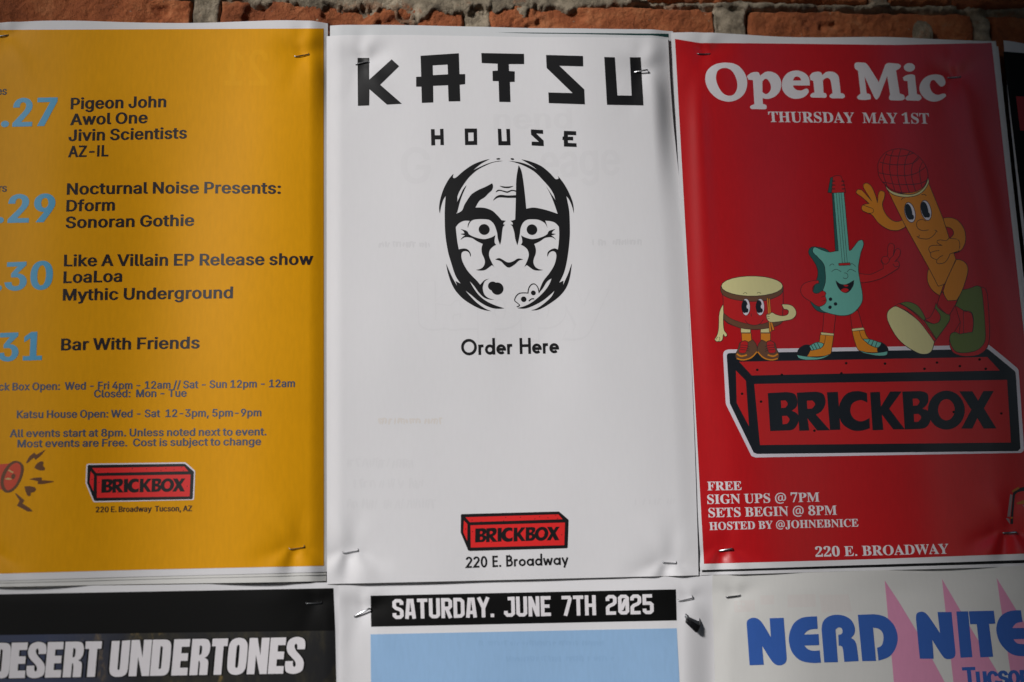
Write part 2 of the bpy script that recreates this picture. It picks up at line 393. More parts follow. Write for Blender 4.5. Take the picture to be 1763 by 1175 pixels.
FS = r''' 188|
,188|'r&.(5(8({(8(E&.
-453|+4*1+4)S(d)S(d*1
.188|(P'G(D'H(:'L(0'T(('^($'i(#'u($(&(((1(0(:(:(B(D(F(P(H(](F(h(B(r(:(y(1)#(&)$'u)#'i(y'^(r'T(h'L(]'H
/249|*(-D(8&Y'Y&Y)I-D
0453|){'D)V'H)5'R(t'd(Z'|(F(>(6(c(*)2(#)b'|*;(#*p(*+D(6+o(F,8([,V(t,n)6-%)V-/){-3*C-/*e-%+&,n+?,V+S,8+d+o+p+D+w*p+y*;+w)b+p)2+d(c+S(>+?'|+&'d*e'R*D'H ){(#*7(%*L(-*`(;*p(M+#(f+-)'+5)G+9)m+;*;+9*e+5+/+-+P+#+m*p,)*`,<*L,J*7,R){,U)c,R)M,J):,<)*,)(x+m(m+P(e+/(a*e(_*;(a)m(e)G(m)'(x(f)*(M):(;)M(-)c(%
1453|(='K(=((+k((+k'K *Q-,*Q'K)l'K)l,I)i,I(G+I(G,4)^-,
2453|(1'K(1'{*')}*W*W*u+*+#+V*}+i*y+y*r,,*h,8*],B*N,J)x,U)e,S)S,O)C,H)6,?)+,4(},&(v+r(r+a(q+M(3+M(5+k(<,+(G,C(W,Y(k,l)&,z)?-*)[-0)y-3*;-0*V-**p,{++,l+=,Z+L,F+W,0+_+r+a+W+V*|+3*@*H)K)0(-)0(*+i(*+i'K
3453|)r'D)S'F)6'L(w'U(^'b(I'r(7(*(*(@'|(Y'x(v(_(v(b(e(h(U(p(H({(=)-(3)<(,)s(#*P(.*a(6*n(A*y(N+&(^++(o+,)(++):+&)K*z)[*p)k*b)w*P*'*;*.)}*3)a*5)4*5)4*i*^,I*^,M(7,M(7-,+W-,+W,V)k*S)k*_*4*`*T*[*r*Q+0*C+E*1+V)v+c)^+k)D+m)(+j(f+c(K+U(3+E'y+0'g*s'W*V'M*8'F
4453|'t(Z't)5*4-,*u-,(_)=(_):,&):,&(Z *W'K*W(k*W))*W*|+:*|+:'K
5453|)u'D)W'F)<'L)#'V(h'e(T'u(D(-(8(C(0(Z(-(t(l(t(o(e(t(W(|(J)D(-)u(#*.($*@()*Q(1*a(<*n(J*x(Y+%(l+))$++)9+))N+$)c*x)u*m***`*8*P*C*>*K*+*P)r*R)>*I(r*3(4*:(Q-,+Q-,+Q,M).,M(x*k(z*k)I+()}+1*9+/*O++*d+$*w*u+-*i+<*Z+I*J+U*8+_*$+f)j+j)R+k):+h(v+a(W+T(=+C(%+/'l*s'Z*W'N*:'G
7453|(R'K+&,I+&,M(/,M(/-,+k-,+k,J)<'K
8453|)z'D)X'F):'L(z'V(a'e(L'v(;(/(/(E('(_(%(y(&)3(+)G(2)Z(<)l(H)|(V*.(g*9(x*A)0*F)0*H(s*Q(_*_(N*r(A+-(:+E(7+`(:+y(@,6(K,K([,_(n,o)),|)A-+)]-1)z-3*<-1*W-+*p,|++,o+=,_+L,K+X,6+_+y+b+`+_+E+W+-+J*r+:*_+&*Q*j*H*j*F*}*A+2*9+B*.+P)|+])l+g)Z+o)G+s)3+u(y+r(_+k(E+^(/+M'v+8'e*{'V*_'L*@'F )z'}*5(#*H('*Z(-*j(6*w(@+&(L+.([+2(k+4(}+2)4+-)D+%)T*v)b*h)m*X)w*F*#*4*')z*()f*')R*#)@)w)1)m)#)b(t)T(l)D(g)4(e(}(g(k(k([(s(L(}(@)/(6)>(-)P(')e(# )z*`*O*j*]*r*h*|*q+-*x+;*|+J*}+[*|+l*x+{*r,-*i,9*^,C*P,J)z,U)H,J);,C)0,9)(,-(|+{(x+l(w+[(x+J(|+;)(+-)1*|)<*r)I*j
9453|)z-3*=-0*Z-)*t,x+0,h+C,S+S,;+`+|+g+^+i+>+g+%+b*f+X*K*y)?)`'K(t'K*k*5*q*5*])u*>)b)r)Z)S)])8)c({)n(f)}(S*4(D*J(9*d(3+$(1+C(3+b(:,$(F,=(V,T(j,i)&,x)?-))[-0 )z,U)g,T)U,O)E,G)7,<)+,0(|+{(u+j(q+W(o+C(q+.(u*w(|*e)+*U)7*I)E*>)U*7)g*2)z*0*2*2*D*6*T*>*c*H*o*U*x*e+%*v+)+-+*+A+)+V+%+j*x+{*o,/*c,<*T,G*D,O*2,T
:188|(P'G(D'H(:'L(0'T(('^($'i(#'u($(&(((1(0(:(:(B(D(F(P(H(](F(h(B(r(:(y(1)#(&)$'u)#'i(y'^(r'T(h'L(]'H (P*L(D*M(:*R(0*Y((*d($*n(#*z($++((+6(0+@(:+G(D+K(P+M(]+K(h+G(r+@(y+6)#++)$*z)#*n(y*d(r*Y(h*R(]*M
A480|'['K)a-,*Q-,,X'K+o'K*]*l*E+W*%,h*2,h)m+V)V*l(F'K (`)%(`)_+U)_+U)%
B456|(-'K(--,*.-,*O-**n-$+,,u+A,g+R,V+a,C+j,.+p+r+r+Y+q+D+m+3+g+#+G*[*y*H*y*C+.*A+>*;+N*2+^*'+k)t+v)c,$)O,))8,+(z,)(a,#(I+t(4+f'|+S'k+;'^*{'S*Y'M*4'K (o(**2(**V(-*s(4+-(A+;(Q+D(e+F({+E)0+A)@+9)O+0)]+#)i*p)r*_)y*J)}*5*$(o*$ (o*Z*+*Z*^*f*l*n*x*x+&+)+-+7+2+F+3+W+0+m+),%*w,6*d,C*K,J*-,M(o,M
C510|*H'D)y'H)Q'R)-'e(i'}(M(@(7(e(&)4'x)c't*;'x*o(&+C(7+m(M,6(i,T)-,n)Q-$)y-/*H-3+7-'+M,z+c,o+v,a,,,Q,<,?,I,+,T+q,]+X,c+?+|+?+i+o+H,5*y,J*H,Q**,N)i,F)O,9)8,')$+k(o+O(c+/([*e(X*;([)m(c)H(o)()$(g)8(O)O(=)j(0**()*H(&*y(-+H(B+i(d+|)7,c)7,](y,T(b,I(L,<(8,-(&+v'r+c'd+N'X+8'P*{'I*c'E
D502|)s'K(Q'K(Q(*)o(**;(-*^(5*|(B+:(T+N(l+_),+j)L+q)p+s*<+q*d+j+,+_+L+O+h+;,#+#,5*a,B*?,J)u,M(N,M(N-,)y-,*N-(*y,y+D,h+e,P,%,3,:+k,J+B,S*p,W*<,S)e,J)6,:(i,$(D+d('+B'k*v'Y*I'N (o-,(o'K(-'K(--,
E419|(-'K(--,+W-,+W,M(o,M(o*[+F*[+F)}(o)}(o(*+Z(*+Z'K
F410|(-'K(--,+T-,+T,M(o,M(o*S+=*S+=)u(o)u(o'K
G520|*J'D)y'H)P'R),'e(h'}(L(@(6(f(&)4'w)c't*;'w*o(&+C(6+m(L,6(g,T),,n)O-$)w-/*F-3*a-1*z--+7-'+N,x+d,m+w,_,.,N,=,=,J,),U+o,^+X,d+@+|+@+g+m+G,4*y,I*F,Q*),N)i,F)N,9)7,')$+l(o+O(c+/([*e(X*;([)m(c)H(o)()$(g)8(P)O(=)j(0*+()*J(&*f((+%(.+<(8+P(F+b(W+p(m+{)*,&)D,()b,;)_*X)_*X*=,h*=,h)`,e)7,[(n,L(L,8(/+z'r+]'_+;'P*r'G
H517|(-'K(--,(o-,(o*_+l*_+l-,,R-,,R'K+l'K+l*%(o*%(o'K
I300|'k'K'k(*(h(*(h,M'k,M'k-,*J-,*J,M)N,M)N(**J(**J'K
J396|)P'D)&'I(['V(<'m(%(0'r(U'm)('m)D(S)D(S)((U(g(^(N(l(;(}(.)7(&)P(#)i(&*#(.*5(;*B(N*J(g*M)(*M-,+3-,+3)(+/(U*|(0*d'm*D'V){'I
K467|(Y)((Y)p(}*B)E*m)l+;+O-,,I-,*$*Q)|*Q (-'K(--,(o-,(o+1(n)y(o)X(o'K +W'K)S*@)|*s,J'K
L393|(-'K(--,(o-,(o(*+L(*+L'K
M628|(-'K(--,)/-,*R)R*])6*i(m*u(E+%'}*q'}*|(D+-(k+9)5+C)R,f-,-h-,-h'K-''K-'*a-'+*-(+T-),&-*,R-0,R,|+},l+N,]+%,Q*a+9'K*['K)A*a)6+$)(+L(s+|(b,R(i,R(j,)(k+W(l++(l*a(l'K
N523|(-'K(--,(z-,+:)N+N).+h(],'((+y('+u(^+s)4+s)Z+s-,,X-,,X'K+g'K)b*`)H+.)++a(^,M(i,O(l+d(n++(o*a(o'K
O533|*H'D)y'H)Q'R)-'e(i'}(M(@(7(e(&)4'x)c't*;'x*o(&+C(7+m(M,6(i,T)-,n)Q-$)y-/*H-3*s-/+?-$+d,n,(,T,C,6,Y+m,j+C,t*o,w*;,t)c,j)4,Y(e,C(@,('}+d'e+?'R*s'H *H(&*f((+'(0+@(=+W(O+l(f+|)',-)G,5)m,7*;,5*e,-+/+|+P+l+l+W,(+@,:+',G*f,N*H,Q**,N)j,F)O,:)8,()%+l(o+O(c+/([*e(X*;([)m(c)G(o)')%(g)8(O)O(=)j(0**((
P445|(-'K(--,*(-,*M-)*o,}+/,q+G,a+Z,M+j,7+t+x+{+]+}+?+{*|+t*a+j*F+Z*0+G)w+/)g*o)Z*M)S*()Q(_)Q(_*/*&*/*>*1*T*5*g*=*v*G+'*T+0*d+6*t+:+++;+?+:+R+6+e+0+v+',)*v,5*g,@*T,G*>,L*%,M(o,M(o'K
R449|(-'K(--,*)-,*N-)*o-#+0,s+G,c+[,P+j,:+u+|+{+a+}+C+{+&+u*f+j*L+[*7+G*%+0)q*o)f*N)`*))^(Q)^(Q*<*'*<*?*=*U*A*h*H*w*Q+(*]+1*j+7*z+;+0+<+C+;+V+7+i+1+y+(,,*w,7*h,A*T,G*?,L*&,M(o,M(o'K +D'K*#)}*m)},5'K
S447|)x'B)S'D)3'J(r'T(W'c(B't(1(-($(D'v(_'r({(Y({(^(h(d(W(m(I(z(=)-(3)=(,)x'}*3(#*H('*[(-*m(6*{(@+,(M+5([+;(l+=(}+;)1+7)?+/)J*f)e*2)v)O*,)(*:(b*J(G*_(4*w()+8(%+W('+t(/,2(<,I(M,^(c,n(|,|)<-+)Z-1){-3*@-1*_-+*z,|+7,n+K,^+],J+j,4+r+w+u+^+4+^+/+v+#,.*l,>*U,J*;,Q)y,T)d,R)P,O)>,I)/,A(},7(s,+(k+y(g+k(e+[(g+J(l+<(u+1)@*r)l*c*E*T*v*E+J*++o)^+v)K+{)8+|(}+z(b+s(H+f(1+U'w+@'e+&'V*d'K*B'D
T449|'l,M'l-,,*-,,*,M*>,M*>'K)X'K)X,M
U517|*@'C)t'E)Q'M)1'Z(p'm(X(((F(A(8(^(0)#(-)D(--,(n-,(n)I(p)2(v(w)$(c)0(P)@(A)R(5)h(,*%(&*@(%*Z(&*s(,+.(5+@(A+O(P+](c+e(w+k)2+m)I+m-,,R-,,R)D,O)#,G(^,:(A,'((+k'm+N'Z+/'M*g'E
V480|)d'K'[-,(E-,)W)f)o({*5'k*('k*H(|*`)f+o-,,X-,*S'K
W686|)2'K'[-,(C-,):)[)F)()R(O)]'t)T't)`(O)k)()x)[*p-,+`-,,W)[,d)(,p(O,{'t,r't,}(O--)(-:)[.0-,.t-,-A'K,P'K+S+&+B+k+3,e+A,e+2+o*|+&*#'K
Y472|)c'K)c)h'[-,(L-,)W+;)v*b*7*#)x*#*8*c*U+;+a-,,P-,*I)h*I'K
Z438|'v'K'v'z*N+e*p,8+8,f+?,O*Z,M)w,M't,M't-,+q-,+q,W)@(s(x(B(R'm(K(')/(*)n(*+s(*+s'K
a389|)7'B({'D(e'H(O'P(='Z(-'i'|'y'r(0'l(E'j(^'l(r'p))'w)8(&)E(1)O(?)X(o)k)I)t*'){*F*(*L*-*O*3*Q*<*Q*>*H*g*-+%)[+.),+%(h*k(U*O'u*a($*w(1+.(@+=(P+I(d+S(w+Z)Y+d*,+_*[+K*j+A*v+3+%+#+-*k+2*S+4*8+4'K*R'K*R(%*M(%*9'e)o'L )A'y)W'{)k($)|(,*/(5*;(A*D(N*K(^*O(l*Q(|*Q)U*@)M*$)G)`)B)F)?(x)6(X(}(R(t(N(h(M(Z(W(9(t(%
b424|)}'C)h'D)T'H)C'O(|'k(h(,(b(,(b'K(&'K(&-,(d-,(d*}(h*}({+=)B+X)S+_)g+c)}+d*@+b*]+Y*w+L+2+9+E+#+U*c+a*B+h){+j)T+h).+a(f+U(E+F(*+3'n*w'[*^'N*A'E )t'{*/'}*C((*T(3*d(A*p(R*z(g+&(}+*):++)T+*)o+&*,*z*B*q*V*e*h*U*u*C+%*0++)t+-)^++)I+%)8*v)**i(x*W(o*D(h*.(d)p(c)T(d)9(h(|(o(e(y(P)*(?)9(2)J(()^'}
c396|)g'C)E'F)''N(g'[(N'o(9(+()(F'x(f'q)-'n)R'q)y'x*A()*a(9*|(N+8(g+K)'+Y)E+b)g+d*A+]*o+G+7+%+M*R*m*C*`*_*K*u*/+()g+-)O++):+$)(*t(t*f(h*S(^*?(W*)(S)l(Q)R(S):(W(}(^(g(h(R(t(A)((3):(()O'})g'z*0(%*L(3*b(J*n(g+N(W+8()*p'a*B'J
d424|)Z'C)<'E({'N(a'[(J'n(7(*(((E'w(f'p).'n)T'p){'w*B((*c(7+#(J+9(b+L({+Y)<+b)[+d)r+c**+_*:+X*]+=*p*}*u*}*u-,+W-,+W'K*w'K*w(,*q(,*]'k*9'O*)'H)q'D )e'{)z'}*3((*D(2*S(?*`(P*i(e*p(|*t)9*v)T*t)p*p*.*j*D*`*W*S*i*D*v*3+%){++)e+-)M++)9+%)(*u(t*h(h*V(^*B(W*,(S)o(Q)T(S):(W(}(_(g(h(R(t(A)((3)9(()M'}
e404|)l'C)H'F)('N(g'[(M'o(9(+()(F'x(f'q)-'n)R'p)x'x*?((*`(8*{(L+7(e+J)%+X)C+b)e+d*G+Y*Z+Q*m+F*}+8+1+'+>*o+H*W+P*=+U){+V)Y+V)@(<)@(<)u+5)u*t)b*r)z*n*5*h*J*^*[*R*k*D*x*3+&){++)e+-)N++);+&))*w(u*k(i*[(_*K(W*8(R*$(Q)k(Q)I(S).(W(q(`([(k(I(y(:).(.)@(&)U'|)l'z*;(&*Z(:*p(Z+P(L+I(9+?((+2's+#'f*l'Y*X'O*B'H**'D
f254|)|+_)|+*'Q+*'Q+_ (B'K(B,9(C,M(H,`(Q,p(],}(j--(y-6)R-A)v->*0-8){,^)o,b)Z,d)I,b);,^)1,U)*,J)&,<)%,,)%'K
g425|)g%i)K%k)3%n(x%t(C&7($&a(V&}(l&d)1&M)g&D*)&F*B&N*W&Z*h&l*r')*u'E*u(5*p(5*]'u*9'[*)'U)q'Q)Z'P)<'R(|'Y(c'g(K'w(8(2(((K'w(j'p)1'n)V'p)}'w*D((*c(8+#(K+9(b+L(|+Y)=+b)[+d)r+c**+_*:+X*^+=*r*}*w*}*w+_+W+_+W'B+U'#+N&c+A&K+1&8*x&)*a%x*F%p**%k )e(,){(.*3(3*E(<*S(H*`(X*j(k*q)%*u)=*v)X*u)s*q*/*j*E*a*X*T*i*E*v*4+%){++)e+-)M++):+%)(*v(t*h(h*W(_*C(W*.(S)r(Q)X(S)>(W)'(_(m(h(Y(u(I)((=):(3)N(.
h410|(d){(d'K(&'K(&-,(d-,(d*](W*](f*}(v+;)/+M)F+Y)`+b){+d*9+c*P+]*e+T*w+G+++7+8+$+A*h+F*L+H*-+H'K*f'K*f*(*c*D*[*[*N*n*=*|*(+))j+,)W++)G+')8*{)**r(z*g(p*X(i*G(e*5
i167|(&'K(&+_(d+_(d'K (E,D(:,E(0,I(',P'{,X'w,b'u,m'w,x'{-'('-/(0-5(:-9(E-;(P-9(Z-5(d-/(k-'(o,x(p,m(o,b(k,X(d,P(Z,I(P,E
j167|(&+_(d+_(d'-(b&r(^&^(W&K(M&;(A&.(2&$'{%w'g%s'O%q'A%q'A&N'M&N'^&P'k&U't&^'{&i($&x(&'. (D,D(9,E(/,I(&,P'{,X'v,b'u,m'v,x'{-'(&-/(/-5(9-9(D-;(P-9(Z-5(d-/(j-'(o,x(p,m(o,b(j,X(d,P(Z,I(P,E
k381|(`({(`)l(k)l*Y+_+K+_)O)_)H)_ (&'K(&-,(d-,(d'K *d'K)+)Q)V)}+W'K
l189|(}'I(b'K(L'S(;'`(/'q(((,(&(E(&-,(d-,(d(T(j(/(p(*(y(&))(%)7(&)A(')L'N)9'J
m610|(&'K(&+_(b+_(b*e(^*e(d*x(l+.(v+=)C+[)s+f*2+c*I+Z*]+L*m+9*x+#+$*e*v*e*|*v+)+,+4+:+a+Z,>+f,S+e,h+`,{+W-1+L-@+=-L++-U*q-Z*X-]*<-]'K,z'K,z*;,w*T,o*h,c*w,Q+&,?+,,,+-+v+,+g+)+Y+#+<*`+2*4+2'K*O'K*O*A*M*U*F*g*:*u*++%)t++)_+-)5+#)(*v(y*l(p*_(i*O(e*>(d*+(d'K
n410|(d){(d'K(&'K(&+_(b+_(b*](W*](f*}(v+;)/+M)F+Y)`+b){+d*9+c*P+]*e+T*w+G+++7+8+$+A*h+F*L+H*-+H'K*f'K*f*(*c*D*[*[*N*n*=*|*(+))j+,)W++)G+')8*{)**r(z*g(p*X(i*G(e*5
o415|)g'C)E'F)''N(g'[(N'o(9(+()(F'x(f'q)-'n)R'q)y'x*A()*a(9*|(N+8(g+K)'+Y)E+b)g+d*.+b*L+Y*i+K+&+8+:*|+J*a+V*A+_)y+a)R+_)-+V(f+J(F+:(++&'o*i'[*L'N*.'F )g'z*$'}*9((*K(3*Z(A*h(R*q(g*x(}*|):*})R*|)l*x*)*q*?*h*S*Z*f*K*t*9+$*$++)g+-)O++):+$)(*t(t*f(h*S(^*?(W*)(S)l(Q)R(S):(W(}(^(g(h(R(t(A)((3):(()O'}
p424|(&%q(&+_(b+_(b*}(h*}({+=)B+X)S+_)g+c)}+d*@+b*]+Y*w+L+2+9+E+#+U*c+a*B+h){+j)T+h).+a(f+U(E+F(*+3'n*w'[*^'N*A'E)}'C)h'D)T'H)D'O(|'k(h(,(d(,(d%q )t'{*/'}*C((*T(3*d(A*p(R*z(g+&(}+*):++)T+*)o+&*,*z*B*q*V*e*h*U*u*C+%*0++)t+-)^++)I+%)8*v)**i(x*W(o*D(h*.(d)p(c)T(d)9(h(|(o(e(y(P)*(?)9(2)J(()^'}
r259|(&'K(&+_(b+_(b+$(e+$(n+6({+E)/+R)B+])V+c)m+e)}+d*0+d*0+%*#+')g+))U+')E+$)6*y))*p(y*f(p*Y(i*J(e*;(d**(d'K
s365|)M'C)4'D(w'H(b'N(N'W(='d(/'r(#(''u(:'p(O(O(](V(H(a(9(n(-)$(%)7'{)L'y)f'{){(&*1(/*?(;*F(I*I(X*G(e*C(p*;(z*0)')})-)l)2),)A(h)K(M)W(9)h(+){(#*6'{*O'}*e((*x(2+/(@+>(P+K(e+U({+^)8+c)R+d)l+c*'+_*;+W*L+N*[+C*i+6+'*`*I*R*C*a*;*n*0*z)|+()j+.)R+0)=+.)*+)(u*{(i*o(a*b(_*R(`*E(e*:(n*0)C)w)})i*B)`*])R*p)B+#)0++(u+.(]+,(F+&(2*v'{*h'k*V'^*A'Q*)'I)j'D
t227|)d+_)d+*'Q+*'Q+_ (2,a(p,a(p(S(q(D(t(7(z(.)'(()3($)A(#)P($)b(')m'M)W'H)?'G(|'J(c'R(M'a(>'u(5(1(2(N
u410|)M'F)5'H(y'M(e'V(R'c(C's(6(,(-(C('(_(&(}(&+_(d+_(d)'(f(g(n(O({(<)1(.)F(&)`(#)r($*'((*6(/*D(8*O(D*X(R*`(c*e(v*f)0*f+_+H+_+H'K*h'K*h(M*q(M*d(-*R'o*>']*''P)i'H
v389|):'K']+_(E+_)<)2)R(H)f'a)O'a)c(H)x)2*o+_+V+_)z'K
w567|(|'K'c+_(H+_(w)n)1({)F'u)<'u)Q(y)f)n*9+_*z+_+M)n+b(z+v'u+k'u,&(y,;)n,j+_-P+_,6'K+S'K*})C*o)y*a*U*R+5*a+5*R*U*D)y*5)C)_'K
x379|'a'K)B)r)B)B'i+_(U+_)**p)J*:)g)f)F)f)b*:*&*p*W+_+C+_)i)@)i)n+I'K*]'K*$(F)`(z)D)M)e)M)I(z)+(F(L'K
y389|'{%u(.&O(8&N(Y&L(t&[).''):'J']+_(E+_)<)2)R(H)f'a)O'a)b(H)x)2*o+_+V+_)d&l)H&:(}%x(L%o(2%q
'''
